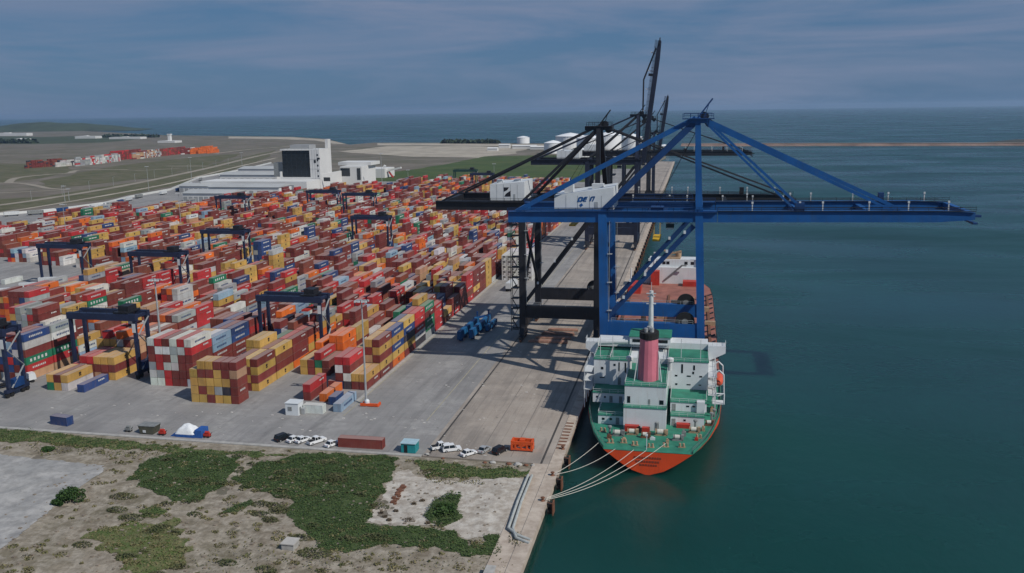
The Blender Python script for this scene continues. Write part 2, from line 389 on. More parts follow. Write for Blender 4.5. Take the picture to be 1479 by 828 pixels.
# distant hill
hx = G(70, 192); q = MB(); NX, NY = 40, 10; vs = []; fs = []
for j in range(NY+1):
    for i in range(NX+1):
        u = i/NX*2-1; v_ = j/NY*2-1
        h = max(0, (1-u*u))**1.2*max(0, 1-v_*v_)*50*(1+.35*noise.noise(Vector((u*3, v_*2, 1))))
        vs.append((-3880+u*560-v_*150, 4850+v_*300+u*120, LAND_Z+h-1))
for j in range(NY):
    for i in range(NX): a_ = j*(NX+1)+i; fs.append((a_, a_+1, a_+NX+2, a_+NX+1))
struct(q.add(vs, fs).build('hill', mat('hill_scrub', (.045, .062, .034), .95, 0, .35, .01), smooth=True))

# --- foreground waste ground with gentle humps
def hf(x, y):
    e = min(1, max(0, (203-y)/6)); w = min(1, max(0, (-37-x)/5))
    return LAND_Z+.03+e*w*(.38*noise.noise(Vector((x*.07, y*.07, 2)))+.16*noise.noise(Vector((x*.27, y*.27, 5)))+.05*noise.noise(Vector((x*.9, y*.9, 9)))+.2)
M_SCRUB = ground_mat('sandy_waste', [(.300, .258, .205), (.205, .172, .130), (.13, .118, .070, .5), (.36, .32, .262), (.11, .09, .065, .45)], [.10, .055, .32, .8], .95, .5)
GX0, GX1, GY0, GY1, ST = -250, -33.5, 96, 203.2, .8
nx = int((GX1-GX0)/ST); ny = int((GY1-GY0)/ST)
vs = [(GX0+i*ST, GY0+j*ST, hf(GX0+i*ST, GY0+j*ST)) for j in range(ny+1) for i in range(nx+1)]
fs = [(j*(nx+1)+i, j*(nx+1)+i+1, (j+1)*(nx+1)+i+1, (j+1)*(nx+1)+i) for j in range(ny) for i in range(nx)]
struct(merge_mesh('waste_ground', vs, fs, M_SCRUB, flat=False))
def drape(name, poly, dz, material, step=.7):
    xs = [p_[0] for p_ in poly]; ys = [p_[1] for p_ in poly]; vs, fs, idx = [], [], {}
    def vid(i, j):
        if (i, j) not in idx:
            x = i*step; y = j*step; idx[(i, j)] = len(vs); vs.append((x, y, hf(x, y)+dz))
        return idx[(i, j)]
    for i in range(int(min(xs)/step)-1, int(max(xs)/step)+1):
        for j in range(int(min(ys)/step)-1, int(max(ys)/step)+1):
            if inpoly((i+.5)*step, (j+.5)*step, poly): fs.append((vid(i, j), vid(i+1, j), vid(i+1, j+1), vid(i, j+1)))
    return struct(merge_mesh(name, vs, fs, material, flat=False))
M_GRAVEL = ground_mat('crushed_shell', [(.47, .43, .38), (.38, .34, .29), (.52, .49, .44), (.26, .22, .18, .7)], [.12, .3, .5], .95, .4)
gravel_poly = rough_outline(pxpoly([(574, 683), (590, 679), (605, 690), (640, 696), (700, 692), (766, 690), (746, 762), (735, 796), (712, 788), (700, 776), (668, 776), (655, 765), (625, 758), (590, 760), (535, 755), (530, 748), (552, 722), (560, 700)]), .8, .55, .5, 1)
drape('gravel_patch', gravel_poly, .06, M_GRAVEL, .4)
drape('old_slab', rough_outline(pxpoly([(-60, 650), (0, 657), (70, 664), (152, 673), (150, 682), (120, 700), (75, 735), (20, 780), (-10, 800), (-60, 828)]), 1, .35, .6, 4), .09,
      ground_mat('old_concrete', [(.33, .325, .315), (.27, .265, .26), (.40, .39, .375), (.21, .205, .20, .6)], [.06, .18, .45], .9, .2), .4)

# --- yard pavement and quay
wall_px = [(-40, 318), (0, 311), (54, 307), (100, 302), (151, 295), (186, 286), (246, 275), (286, 258), (351, 246), (392, 236)]
wall_w = [(G(a, b_).x, G(a, b_).y) for a, b_ in wall_px]
M_YARD = ground_mat('yard_concrete', [(.300, .292, .285), (.245, .240, .236), (.345, .335, .322), (.175, .172, .172, .55), (.26, .25, .245)], [.03, .09, .045, .4], .85, 0, (12.6, 6.2), ((.13, .128, .128), .0, .6))
M_APRON = ground_mat('apron_concrete', [(.365, .315, .270), (.305, .266, .232), (.40, .352, .305), (.22, .195, .172, .55)], [.03, .12, .06], .85, 0, (8, 10), ((.15, .135, .125), .0, .55))
M_COPE = ground_mat('quay_cope', [(.50, .43, .36), (.42, .355, .295), (.27, .21, .165, .5)], [.2, .5], .85)
yard = [(-66, 203), (-66, 1300), (-120, 1300), (-120, 1062), (-430, 1062)] + wall_w[::-1] + [(-700, 203)]
sheet('yard_pavement', yard, 0.0, M_YARD)
q = MB(); q.prism([(-66, 203), (-30.7, 203), (-30.7, 1480), (-66, 1480)], 'z', -4.5, .004)
struct(q.build('quay_apron', M_APRON))
q = MB(); q.prism([(-37.2, 60), (-30.7, 60), (-30.7, 202.95), (-37.2, 202.95)], 'z', -4.5, .004); struct(q.build('quay_walkway', M_COPE))
q = MB(); q.prism([(-33.1, 60), (-30.2, 60), (-30.2, 1480), (-33.1, 1480)], 'z', -.9, .16); struct(q.build('quay_edge_beam', M_COPE))
# crane rails in grooves, lane lines
M_RAIL = mat('rail_groove', (.075, .068, .062), .7, .2, .25, .5)
for x in (-35.2, -64.6):
    q = MB(); q.box(x-.28, x+.28, 203, 1300, 0.0, .012); struct(q.build('crane_rail', M_RAIL))
M_LINE = mat('worn_paint', (.34, .31, .22), .8, 0, .25, .3)
for x in (-43.5, -51.8):
    q = MB(); q.box(x-.12, x+.12, 206, 1200, 0, .010); struct(q.build('lane_line', mat('faded_line', (.20, .175, .155), .8, 0, .2, .2)))
for x in (-97.6, -72.5):
    q = MB(); q.box(x-.14, x+.14, 228, 1050, -.01, .008); struct(q.build('lane_line', M_LINE))
q = MB(); q.box(-99.0, -97.9, 240, 700, -.01, .13); struct(q.build('kerb', mat('kerb_concrete', (.36, .35, .33), .85, 0, .2, .5)))
q = MB(); q.box(-192, -66.2, 202.2, 203.4, -.3, .1); struct(q.build('kerb', MATS['kerb_concrete']))
# dark cable-pit plates in a row on the quay edge
pl = []
for i in range(9):
    y = 213.5+i*2.35; q = MB(); q.box(-33.0, -30.9, y-.45, y+.45, .162, .20); o = q.build('pit_cover', M_RUST)
    tag(o, f'{["first","second","third","fourth","fifth","sixth","seventh","eighth","ninth"][i]} rusty cover plate from the camera on the quay edge', 'cover plate', 'rusty plates along the quay edge')
# white boundary wall
q = MB()
for (a0, b0), (a1, b1) in zip(wall_w, wall_w[1:]): q.beam((a0, b0, 1.1), (a1, b1, 1.1), .5, 2.2)
w_ = q.build('boundary_wall', mat('white_wall', (.60, .61, .60), .8, 0, .1, .05)); tag(w_, 'long white boundary wall along the left side of the yard', 'wall')
# breakwater
M_BRK = mat('breakwater_rock', (.20, .135, .11), .95, 0, .35, .02); M_BRKT = mat('breakwater_road', (.32, .26, .22), .9, 0, .2, .01)
A = G(985, 210.5, SEA_Z); Bv = G(1600, 209.5, SEA_Z); d = (Bv-A).normalized(); nrm = Vector((-d.y, d.x, 0))
root = thing('breakwater', 'long low reddish breakwater across the sea on the right', 'breakwater', tuple(A))
q = MB(); prof = [(-34, -1), (-17, 4.0), (17, 4.6), (36, -1)]; L = (Bv-A).length
k = 90; vs = []; fs = []
for i in range(k+1):
    for (w0, h0) in prof:
        jj = 1.6*noise.noise(Vector((i*.9, w0*.1, 0))); P = A+d*(L*i/k)+nrm*(w0+jj*2); vs.append((P.x, P.y, SEA_Z+h0+jj*(.5 if h0 > 0 else 0)))
for i in range(k):
    for j in range(3): a_ = i*4+j; fs.append((a_, a_+4, a_+5, a_+1))
q.add(vs, fs).build('rock_bank', M_BRK, root)
q = MB(); q.beam(tuple(A-nrm*12+Vector((0, 0, 5.3))), tuple(Bv-nrm*12+Vector((0, 0, 5.3))), 9, 1.2); q.build('roadway', M_BRKT, root)
P0 = G(1425, 210, SEA_Z); q = MB(); vs = []; fs = []
for i in range(31):
    for (w0, h0) in ((-24, 2), (-10, 11), (10, 12), (26, 2)):
        P = P0+d*(i*16)+nrm*(w0+20); e = min(1, i/4); vs.append((P.x, P.y, SEA_Z+h0*(.4+.6*e)*(1+.15*noise.noise(Vector((i*.7, w0, 4))))))
for i in range(30):
    for j in range(3): a_ = i*4+j; fs.append((a_, a_+4, a_+5, a_+1))
q.add(vs, fs).build('dark_rock_head', mat('dark_rock', (.055, .06, .058), .95, 0, .3, .03), root)

# ================================================================== SHIP-TO-SHORE CRANES
def lerp(a, b, t): return Vector(a)*(1-t)+Vector(b)*t
def railing(q, p, r_, h=1.1, step=4.0, t=.10):
    p = Vector(p); r_ = Vector(r_); L = (r_-p).length; k = max(2, int(L/step))
    q.beam(p+Vector((0,0,h)), r_+Vector((0,0,h)), t); q.beam(p+Vector((0,0,h*.5)), r_+Vector((0,0,h*.5)), t*.7)
    for i in range(k+1): a = lerp(p, r_, i/k); q.beam(a, a+Vector((0,0,h)), t)
def sts(label, xw, xl, y0, y1, z0, zg, za, xback, xtip, M1, M2, lw=2.4, portal=(9, 14), leanw=0.0, leanl=0.0, rise=0.0, boom_up=None,
        house=None, mark=None, foot=True, reel=True, stairs=True, ycab=None, detail=True, apex=None, thin=1.0):
    """xw/xl: waterside and landside legs, y0/y1: near and far frame, z0 base, zg girder bottom, za apex"""
    ym = (y0+y1)/2; root = thing('quay_crane', label, 'crane', ((xw+xl)/2, ym, z0))
    gh = 3.4; zt = zg+gh
    def wx(z): return xw+leanw*(z-z0)/(za-z0)
    def lx(z): return xl+leanl*(z-z0)/(zt-z0)
    zb = z0+(3.2 if foot else 0)
    def gz(x): return zg+rise*(x-xw)
    for y in (y0, y1):
        q = MB(); q.beam((wx(zb), y, zb), (wx(zt+.5), y, zt+.5), lw, lw*1.15); q.build('waterside_leg', M1, root)
        q = MB(); q.beam((lx(zb), y, zb), (lx(zt), y, zt), lw*1.1, lw*1.25); q.build('landside_leg', M1, root)
        q = MB(); q.box(lx(portal[0])+lw*.5, wx(portal[0])-lw*.5, y-lw*.45, y+lw*.45, portal[0], portal[1]); pb = q.build('portal_beam', M1, root)
        q = MB(); railing(q, (lx(portal[1])+lw, y-lw*.4, portal[1]), (wx(portal[1])-lw, y-lw*.4, portal[1]), 1.2, 4); q.build('handrail', M_STEEL if detail else M2, pb)
        # long diagonal
        q = MB(); q.beam((lx(portal[1])+lw*.4, y, portal[1]+1), (wx(zg)-lw*.7, y, zg-1.2), lw*.55, lw*.62); db = q.build('diagonal_brace', M2, root)
        # upper frame: mast over the waterside leg, raking back legs, back stays
        sy = 1 if y == y0 else -1; ya = y+sy*(abs(y1-y0)*.5-3.2)*.55 if not house or house.get('spread', True) else y
        ya = y+sy*.6 if not apex else (apex[0] if y == y0 else apex[1])
        q = MB(); q.beam((wx(zt), y, zt), (wx(za), ya, za), lw*.85, lw*.95, w2=lw*.7, h2=lw*.75); q.build('mast', M1, root)
        q = MB(); q.beam((wx(za)-.6, ya, za-1.2), (lx(zt), y, zt-.3), lw*.55*thin, lw*.75*thin); q.build('back_leg', M2, root)
        q = MB(); q.beam((wx(za)-.6, ya, za-.2), (xback+2.5, y, gz(xback)+gh), lw*.32*thin, lw*.55*thin); q.build('back_stay', M1, root)
        # girder between legs and back reach
        q = MB(); g_end = xw+3.2
        q.hexa([(xback, y-1.0, gz(xback)), (g_end, y-1.0, gz(g_end)), (g_end, y+1.0, gz(g_end)), (xback, y+1.0, gz(xback))],
               [(xback, y-1.0, gz(xback)+gh), (g_end, y-1.0, gz(g_end)+gh), (g_end, y+1.0, gz(g_end)+gh), (xback, y+1.0, gz(xback)+gh)])
        gd = q.build('girder', M1, root)
        q = MB(); railing(q, (xback, y-1.6, gz(xback)+gh), (g_end, y-1.6, gz(g_end)+gh), 1.2, 5, .12); q.box(xback, g_end, y-1.9, y-1.0, zg+gh-.35+rise*(xback-xw)*0, zg+gh-.2); q.build('walkway', M2, gd)
    # cross members along the quay
    q = MB()
    for x, z in ((xback+1.2, gz(xback)+gh*.5), ):
        q.box(x-1.0, x+1.0, y0+1, y1-1, z-1.2, z+1.2)
    q.build('end_tie', M1, root)
    q = MB(); q.box(lx(zt)-1.1, lx(zt)+1.1, y0+lw*.6, y1-lw*.6, zt-2.2, zt-.2); q.build('upper_tie', M1, root)
    q = MB(); q.box(wx(zt)-1.1, wx(zt)+1.1, y0+lw*.6, y1-lw*.6, zt-.2, zt+1.8); q.build('upper_tie', M1, root)
    for x in (wx(zb), lx(zb)):
        q = MB(); q.box(x-1.0, x+1.0, y0+lw*.6, y1-lw*.6, zb+1.4, zb+4.6); q.build('sill_beam', M1, root)
    # x-bracing of the landside face
    q = MB(); q.beam((lx(portal[1]), y0, portal[1]+2), (lx(zt), y1, zt-4), .9); q.beam((lx(portal[1]), y1, portal[1]+2), (lx(zt), y0, zt-4), .9); q.build('cross_brace', M2, root)
    # apex platform
    A0, A1 = apex if apex else (y0, y1)
    q = MB(); q.box(wx(za)-(2.4 if thin == 1 else 5), wx(za)+(2.6 if thin == 1 else 5), A0-.4, A1+.4, za-1.6, za-.1); ap = q.build('apex_platform', M1, root)
    q = MB()
    for y in (A0-.4, A1+.4): railing(q, (wx(za)-4.4, y, za-.1), (wx(za)+4.6, y, za-.1), 1.3, 2, .14); q.cut()
    q.build_cut('handrail', M2, ap)
    q = MB(); q.box(wx(za)-4.5, wx(za)+4.8, A0-1.2, A0-.42, za-.4, za-.1); q.build('walkway', M2, ap)
    q = MB()
    for y in (A0+2, A1-2): q.tube((wx(za)+2.0, y-.5, za+.4), (wx(za)+2.0, y+.5, za+.4), 1.3, 12); q.tube((wx(za)+3.4, y-.5, za-1.6), (wx(za)+3.4, y+.5, za-1.6), 1.2, 12).cut()
    q.build_cut('sheave', M_BLACKP, ap)
    q = MB(); q.beam((wx(za), A0+1, za), (wx(za)+4.2, A0+1, za+5.6), .45); q.beam((wx(za)+1.8, A0+1, za), (wx(za)+3.2, A0+1, za+4.2), .2); q.build('service_jib', M2, ap)
    # boom
    yb = (y0, y1) if not boom_up else (ym-3.5, ym+3.5)
    ang = R(boom_up) if boom_up else math.atan(rise); H = Vector((xw+3.4, 0, gz(xw+3.4)+gh*.5)); Lb = xtip-xw-3.4
    U = Vector((math.cos(ang), 0, math.sin(ang))); V = Vector((-math.sin(ang), 0, math.cos(ang)))
    for y in yb:
        a = H+Vector((0, y, 0)); e = a+U*Lb
        q = MB(); bw, bh = (2.0, gh) if not boom_up else (1.4, gh*.75)
        q = MB(); q.beam(a, a+U*(Lb*.86), bw, bh, up=V); q.beam(a+U*(Lb*.86), e, bw, bh, up=V, w2=bw*.8, h2=bh*.6)
        bo = q.build('boom_girder', M1, root)
        q = MB(); n_ = int(Lb/4)
        for hgt in (.6, 1.2): q.beam(a+V*(gh*.5+hgt)+Vector((0, -1.3, 0)), e+V*(gh*.5+hgt-.3)+Vector((0, -1.3, 0)), .12)
        for i in range(n_+1): p_ = lerp(a, e, i/n_)+V*(gh*.5)+Vector((0, -1.3, 0)); q.beam(p_, p_+V*1.2, .1)
        q.beam(a+V*(gh*.5+.02)+Vector((0, -1.0, 0)), e+V*(gh*.5-.25)+Vector((0, -1.0, 0)), 1.0, .12, up=V)
        q.build('walkway', M_BLACKP, bo)
        q = MB()
        for t in (.14, .33, .42, .6, .75, .9):
            p_ = lerp(a, e, t)+V*(gh*.5)+Vector((0, -.4, 0)); q.beam(p_, p_+V*2.3, .3); q.beam(p_+V*2.1, p_+V*2.7, .55).cut()
        q.build_cut('floodlight', M_WHITEW, bo)
    q = MB()
    for t in (.33, .62, .985): p_ = H+U*(Lb*t); q.beam(p_+Vector((0, yb[0]+1, 0)), p_+Vector((0, yb[1]-1, 0)), 1.6, 1.6 if t < .9 else 2.4).cut()
    q.build_cut('boom_tie', M1, root)
    q = MB(); p_ = H+U*(Lb*.33); q.beam(p_+V*(gh*.5)+Vector((0, yb[0], 0)), p_+V*(gh*.5+2.3)+Vector((0, yb[0], 0)), 2.6, 2.0); p_ = H+U*(Lb*.72)
    q.beam(p_+V*(gh*.5)+Vector((0, yb[1], 0)), p_+V*(gh*.5+2.6)+Vector((0, yb[1], 0)), 1.6, 1.6); q.build('stay_bracket', M2, root)
    q = MB(); p_ = H+U*Lb; q.beam(p_+Vector((0, yb[0]-1.5, -gh*.6)), p_+Vector((0, yb[1]+1.5, -gh*.6)), 1.2, .5); q.beam(p_+Vector((0, yb[0], 0))-U*2, p_+Vector((0, yb[0], 0))+U*1.6, 1.6, .6, up=V); q.build('boom_tip_platform', M2, root)
    # fore stays (folded against the boom when it is up)
    for y in yb:
        sy = .6 if y == yb[0] else -.6; top = Vector((wx(za)+2.6, y+sy if not apex else (apex[0] if y == yb[0] else apex[1]), za-1.0))
        for t, w in (((.72, .95), (.345, .75)) if thin == 1 else ((.94, .8),) if not detail else ((.965, .95),)):
            e = H+Vector((0, y, 0))+U*(Lb*t)+V*(gh*.5)
            q = MB()
            if boom_up:
                mid = lerp(top, e, .5)+Vector((-3.5 if t > .5 else -2.0, 0, 1.5)); q.beam(top, mid, w*.6); q.beam(mid, e, w*.6)
            else:
                q.beam(top+Vector((0, 0, .25)), e+Vector((0, 0, .25)), w*.5*thin, w*thin)
                if thin == 1: q.beam(top+Vector((0, 0, -.7)), e+Vector((-2.0, 0, -.2)), w*.5, w*.8)
            q.build('fore_stay', M1 if not boom_up else M2, root)
    # hoist and boom ropes, ladders, leg lamps
    q = MB()
    for y in (y0+.9, y1-.9):
        q.path([(xback+3, y, gz(xback)+gh+.6), (xw, y, gz(xw)+gh+.9)], .07, 4)
        if not boom_up: q.path([(xw, y, gz(xw)+gh+.9), (xtip-3, y, gz(xtip)+gh+.5)], .07, 4)
        q.path([(wx(za)+2, A0+1, za+.6), ((xw+xl)/2, y, gz(xl)+gh+1.5)], .06, 4)
    q.build('hoist_rope', M_DARK, root)
    for y in ((y0, y1) if detail else ()):
        q = MB(); xq = lx(30)+lw*.75
        for dy in (-.3, .3): q.box(xq-.05, xq+.05, y+dy-.05-1.0, y+dy+.05-1.0, portal[1], zg)
        z_ = portal[1]
        while z_ < zg: q.box(xq-.04, xq+.04, y-1.3, y-.7, z_, z_+.08); z_ += 1.0
        for z_ in (24, 33, 42): q.box(xq-.6, xq+.9, y-1.8, y-.4, z_, z_+.15)
        q.build('ladder', M_STEEL, root)
        q = MB()
        for t in (.2, .45, .7, .9):
            p_ = lerp((lx(portal[1])+lw*.4, y, portal[1]+1), (wx(zg)-lw*.7, y, zg-1.2), t); q.box(p_.x-.35, p_.x+.35, p_.y-1.2, p_.y-.7, p_.z+.6, p_.z+1.5).cut()
        q.build_cut('leg_lamp', M_WHITE, root)
        q = MB(); k_ = 0
        while xl+6+k_*2.2 < xw-4:
            xx = xl+5+k_*2.2; q.path([(xx, y+1.3, zg+.4), (xx+1.1, y+1.3, zg-1.0), (xx+2.2, y+1.3, zg+.4)], .05, 4); k_ += 1
        q.build('cable_festoon', M_DARK, root)
        q = MB(); railing(q, (lx(zt)+2, y-1.5, zt+1.2), (wx(zt)-2, y-1.5, zt+1.2), 1.1, 3, .12); q.box(lx(zt)+2, wx(zt)-2, y-1.9, y-1.0, zt+1.0, zt+1.15)
        for t in range(6): xx = lx(zt)+3+t*(wx(zt)-lx(zt)-6)/5; q.box(xx-.1, xx+.1, y-1.5, y-1.3, zt, zt+1.0)
        q.build('service_gallery', M2, root)
    # machinery house
    if house:
        hx0, hx1, hz0, hzl, hzr, hy0, hy1 = house['box']
        q = MB(); q.hexa([(hx0, hy0, hz0), (hx1, hy0, hz0), (hx1, hy1, hz0), (hx0, hy1, hz0)], [(hx0, hy0, hzl), (hx1, hy0, hzr), (hx1, hy1, hzr), (hx0, hy1, hzl)])
        q2 = q.build('machinery_house', M_WHITE, root)
        q = MB(); dx = hx1-hx0
        for k in range(1, 5):
            x = hx0+dx*k/5; q.box(x-.06, x+.06, hy0-.05, hy0+.02, hz0, min(hzl, hzr))
        q.box(hx0+dx*.68, hx0+dx*.74, hy0-.06, hy0+.02, hz0+.1, hz0+2.4); q.build('panel_seam', M_STEEL, q2)
        q = MB(); q.box(hx0+dx*.15, hx0+dx*.3, hy0+3, hy0+6, hzl+.1, max(hzl, hzr)+.5).cut(); q.box(hx0+dx*.6, hx0+dx*.8, hy0+6, hy0+9, hzl+.1, max(hzl, hzr)+.5).cut(); q.build_cut('roof_vent', M_WHITEW, q2)
        if mark == 'block':
            cx, cz = hx0+dx*.50, (hz0+min(hzl, hzr))/2
            q = MB(); s_ = 2.3
            q.add([(cx-s_*.55, hy0-.08, cz+.25), (cx-s_*.55, hy0-.08, cz+1.9), (cx+s_*.35, hy0-.08, cz+1.9), (cx+s_*.05, hy0-.08, cz+.95)], [(0, 1, 2, 3)])
            q.add([(cx-s_*.45, hy0-.08, cz-1.5), (cx-s_*.2, hy0-.08, cz-.5), (cx+s_*.6, hy0-.08, cz+.75), (cx+s_*.6, hy0-.08, cz-1.5)], [(0, 1, 2, 3)])
            q.build('company_mark', M_BLACKP, q2)
        if mark == 'letters':
            cx, cz = hx0+dx*.56, hz0+2.9
            q = MB(); Y_ = hy0-.08
            def stroke(x0, z0_, x1, z1_, w): q.beam((cx+x0, Y_, cz+z0_), (cx+x1, Y_, cz+z1_), .06, w, up=(0, 0, 1) if abs(x1-x0) > abs(z1_-z0_) else (1, 0, 0))
            stroke(-2.9, -.5, -2.4, .9, .5); stroke(-2.4, .9, -1.4, .9, .4); stroke(-1.4, .9, -1.8, -.2, .5); stroke(-2.6, -.2, -1.7, -.3, .35)
            stroke(-1.2, -.2, -.7, 1.0, .45); stroke(-.7, .95, .1, 1.0, .35); stroke(-.9, .4, -.1, .45, .3); stroke(-1.2, -.2, -.3, -.2, .3)
            stroke(.9, -.2, 1.4, 1.1, .45); stroke(1.4, 1.05, 2.4, 1.15, .35); stroke(1.7, -.2, 2.3, 1.1, .35)
            stroke(-2.2, -1.7, -1.5, -1.2, .8)
            q.build('company_lettering', M_BLUE, q2)
    # trolley, cab and spreader
    xc = ycab if ycab is not None else xl+(xw-xl)*.5; zc = gz(xc)
    q = MB(); q.box(xc-3, xc+3, y0+1.1, y1-1.1, zc+.6, zc+1.8); q.box(xc-2, xc+2, ym-3, ym+3, zc+1.8, zc+3.2); tr = q.build('trolley', M2, root)
    q = MB(); q.box(xc+3.2, xc+5.6, y0+2, y0+5, zc-2.6, zc+.5); cb = q.build('operator_cab', M_WHITEW, tr)
    q = MB(); q.box(xc+3.15, xc+5.65, y0+1.95, y0+5.05, zc-2.0, zc-.8); q.build('cab_window', M_GLASS, cb)
    q = MB(); q.box(xc-1.2, xc+1.2, ym-6, ym+6, zc-7.2, zc-6.6)
    for y in (ym-5, ym+5):
        for x in (xc-1, xc+1): q.tube((x, y, zc-6.6), (x, y*.6+ym*.4, zc+.6), .05, 4)
    q.build('spreader', M_YEL if detail else M2, tr)
    # cable reel on the portal beam
    if reel:
        for yy in ((y0, y1) if reel == 2 else (y1,)):
            xr = wx(portal[1])-lw*.6-3.4; q = MB(); q.tube((xr, yy-.5, portal[1]+.6), (xr, yy+.5, portal[1]+.6), 3.0, 24); rl = q.build('cable_reel', M_DARK, root)
            q = MB(); q.tube((xr, yy-.62, portal[1]+.6), (xr, yy-.5, portal[1]+.6), 1.0, 12); q.build('reel_hub', M_GREYM, rl)
    # bogies
    if foot:
        for x in (xw, xl):
            for y in (y0, y1):
                q = MB()
                for s_ in (-1, 1): q.box(x-.7, x+.7, y+s_*3.2-2.8, y+s_*3.2+2.8, z0+1.0, z0+2.0); q.prism([(y+s_*3.2-2.0, z0+2.0), (y+s_*3.2+2.0, z0+2.0), (y+s_*3.2+.6, z0+2.9), (y+s_*3.2-.6, z0+2.9)], 'x', x-.5, x+.5)
                q.prism([(y-4.4, z0+2.7), (y+4.4, z0+2.7), (y+1.4, z0+5), (y-1.4, z0+5)], 'x', x-.9, x+.9)
                bg_ = q.build('bogie', M2, root)
                q = MB()
                for k in range(8): yy = y-5.4+k*1.54; q.tube((x-.35, yy, z0+.62), (x+.35, yy, z0+.62), .6, 12).cut()
                q.build_cut('wheel', M_RUST, bg_)
    if stairs:
        q = MB(); xs = lx(10)-lw*.5-2.2; zz = z0+4; k = 0
        while zz < zg-2:
            q.box(xs-1.0, xs+1.8, y0-1.5, y0-1.4, zz, zz+.2); q.box(xs-1.0, xs+1.8, y0+1.4, y0+1.5, zz, zz+.2); q.box(xs-1.0, xs+1.8, y0-1.5, y0+1.5, zz-.12, zz)
            a, b_ = ((xs-.8, xs+1.5) if k % 2 else (xs+1.5, xs-.8)); q.beam((a, y0-.7, zz), (b_, y0-.7, zz+4.0), .8, .16)
            zz += 4.0; k += 1
        for cx_, cy in ((xs-1.0, y0-1.5), (xs-1.0, y0+1.5)): q.box(cx_-.1, cx_+.1, cy-.1, cy+.1, z0+3.4, zz)
        q.build('stair_tower', M_BLACKP if M1 is not M_BLUE else M_BLUED, root)
    return root

blue = sts('bright blue gantry crane standing on the ship, boom out over the water', 4.2, -26.2, 272, 300, 3.0, 52.3, 83.4, -57, 79.2, M_BLUE, M_BLUED, lw=2.35,
    portal=(16.0, 20.4), leanw=-3.3, leanl=-1.0, rise=.012, house=dict(box=(-42.5, -24.0, 55.6, 60.0, 62.6, 273, 290)), mark='letters', foot=False, reel=2, stairs=False)
black = sts('nearest black quay crane, white machinery house with black mark', -34.2, -62.4, 322, 356, .02, 49.6, 80.4, -95.5, 38, M_BLACKP, M_BLACKP, lw=2.15,
    portal=(8.6, 13.4), house=dict(box=(-74.6, -61.5, 53.2, 59.2, 60.2, 322.4, 340)), mark='block', ycab=-45, apex=(325, 331), thin=.62)
sts('second quay crane behind the black one, its boom raised highest', -34.2, -64.6, 548, 572, .02, 52.5, 83.0, -100, 42, M_NAVY, M_BLACKP, lw=2.3,
    portal=(9, 13.5), boom_up=83, apex=(556, 564), thin=.6, house=dict(box=(-84, -70, 56.2, 61, 61, 550, 566)), detail=False, stairs=False)
sts('third quay crane, dark, with its boom lowered over the sea', -34.2, -64.6, 688, 710, .02, 50.5, 79.0, -100, 43, M_BLACKP, M_BLACKP, lw=2.2,
    portal=(9, 13), apex=(696, 702), thin=.6, house=dict(box=(-84, -70, 54.2, 59, 59, 690, 704)), detail=False, stairs=False)
sts('farthest quay crane, smaller, with its navy boom raised', -34.2, -60.0, 776, 794, .02, 40, 66, -84, 24, M_NAVY, M_BLACKP, lw=2.0,
    portal=(8, 12), boom_up=82, apex=(782, 788), thin=.6, house=dict(box=(-76, -66, 43.6, 48, 48, 778, 790)), detail=False, stairs=False)

# ================================================================== THE SHIP
XC = -9.2
ship = thing('heavy_lift_ship', 'orange-hulled heavy lift ship with green decks and pink funnel, moored at the quay', 'ship', (XC, 300, SEA_Z))
secs = [(207.5, 10.9, [.88, .74, .57, .36, .04]), (212, 12.6, [.93, .82, .66, .46, .2]), (218, 14.6, [.96, .9, .8, .64, .4]), (226, 16.4, [.98, .95, .89, .79, .62]),
        (237, 18.1, [1, .99, .96, .91, .82]), (250, 18.9, [1, 1, .99, .97, .94]), (270, 19.3, [1]*5), (395, 19.3, [1]*5), (415, 18.4, [1, .99, .97, .95, .93]), (432, 14.2, [.97, .93, .88, .83, .78]), (446, 7.5, [.9, .8, .7, .6, .5]), (456, .6, [.8, .6, .4, .3, .2])]
zl = [3.0, 2.0, .8, -.5, -1.9, -3.05]
vs, fs = [], []
for y, hw, fr in secs:
    row = [(hw*f_, z) for f_, z in zip([1]+fr, zl)]
    ring = [(XC-w, y, z) for w, z in row]+[(XC+w, y, z) for w, z in row[::-1]]
    vs += ring
K = 12
for i in range(len(secs)-1):
    for j in range(K-1): a_ = i*K+j; fs.append((a_, a_+1, a_+K+1, a_+K))
fs.append(tuple(range(K)))
q = MB(); q.add(vs, fs); hull = q.build('hull', M_HULL, ship)
# faded name on the transom, only grey smudges can be made out
q = MB()
for z, w in ((1.55, 3.4), (.55, 2.9), (-.35, 2.0)):
    x = -w
    while x < w: ww = .35+.2*random.random(); q.box(XC+x, XC+x+ww, 207.42, 207.49, z-.28, z+.22); x += ww+.22
q.build('stern_lettering', mat('faded_lettering', (.24, .05, .025), .7, 0, .2, 2), hull)
def deck_sheet(name, y_a, y_b, z, material, inset=.25):
    ys = [y_a]+[s_[0] for s_ in secs if y_a < s_[0] < y_b]+[y_b]
    def hw(y):
        for (ya, wa, _), (yb, wb, _) in zip(secs, secs[1:]):
            if ya <= y <= yb: return wa+(wb-wa)*(y-ya)/(yb-ya)
    q = MB(); q.add([(XC-hw(y)+inset, y, z) for y in ys]+[(XC+hw(y)-inset, y, z) for y in ys[::-1]], [tuple(range(2*len(ys)))])
    return q.build(name, material, ship), hw
dk, hwf = deck_sheet('poop_deck', 207.7, 268, 3.02, M_GREEN, .15)
deck_sheet('main_deck', 268, 455.5, 3.02, M_DECK, .15)
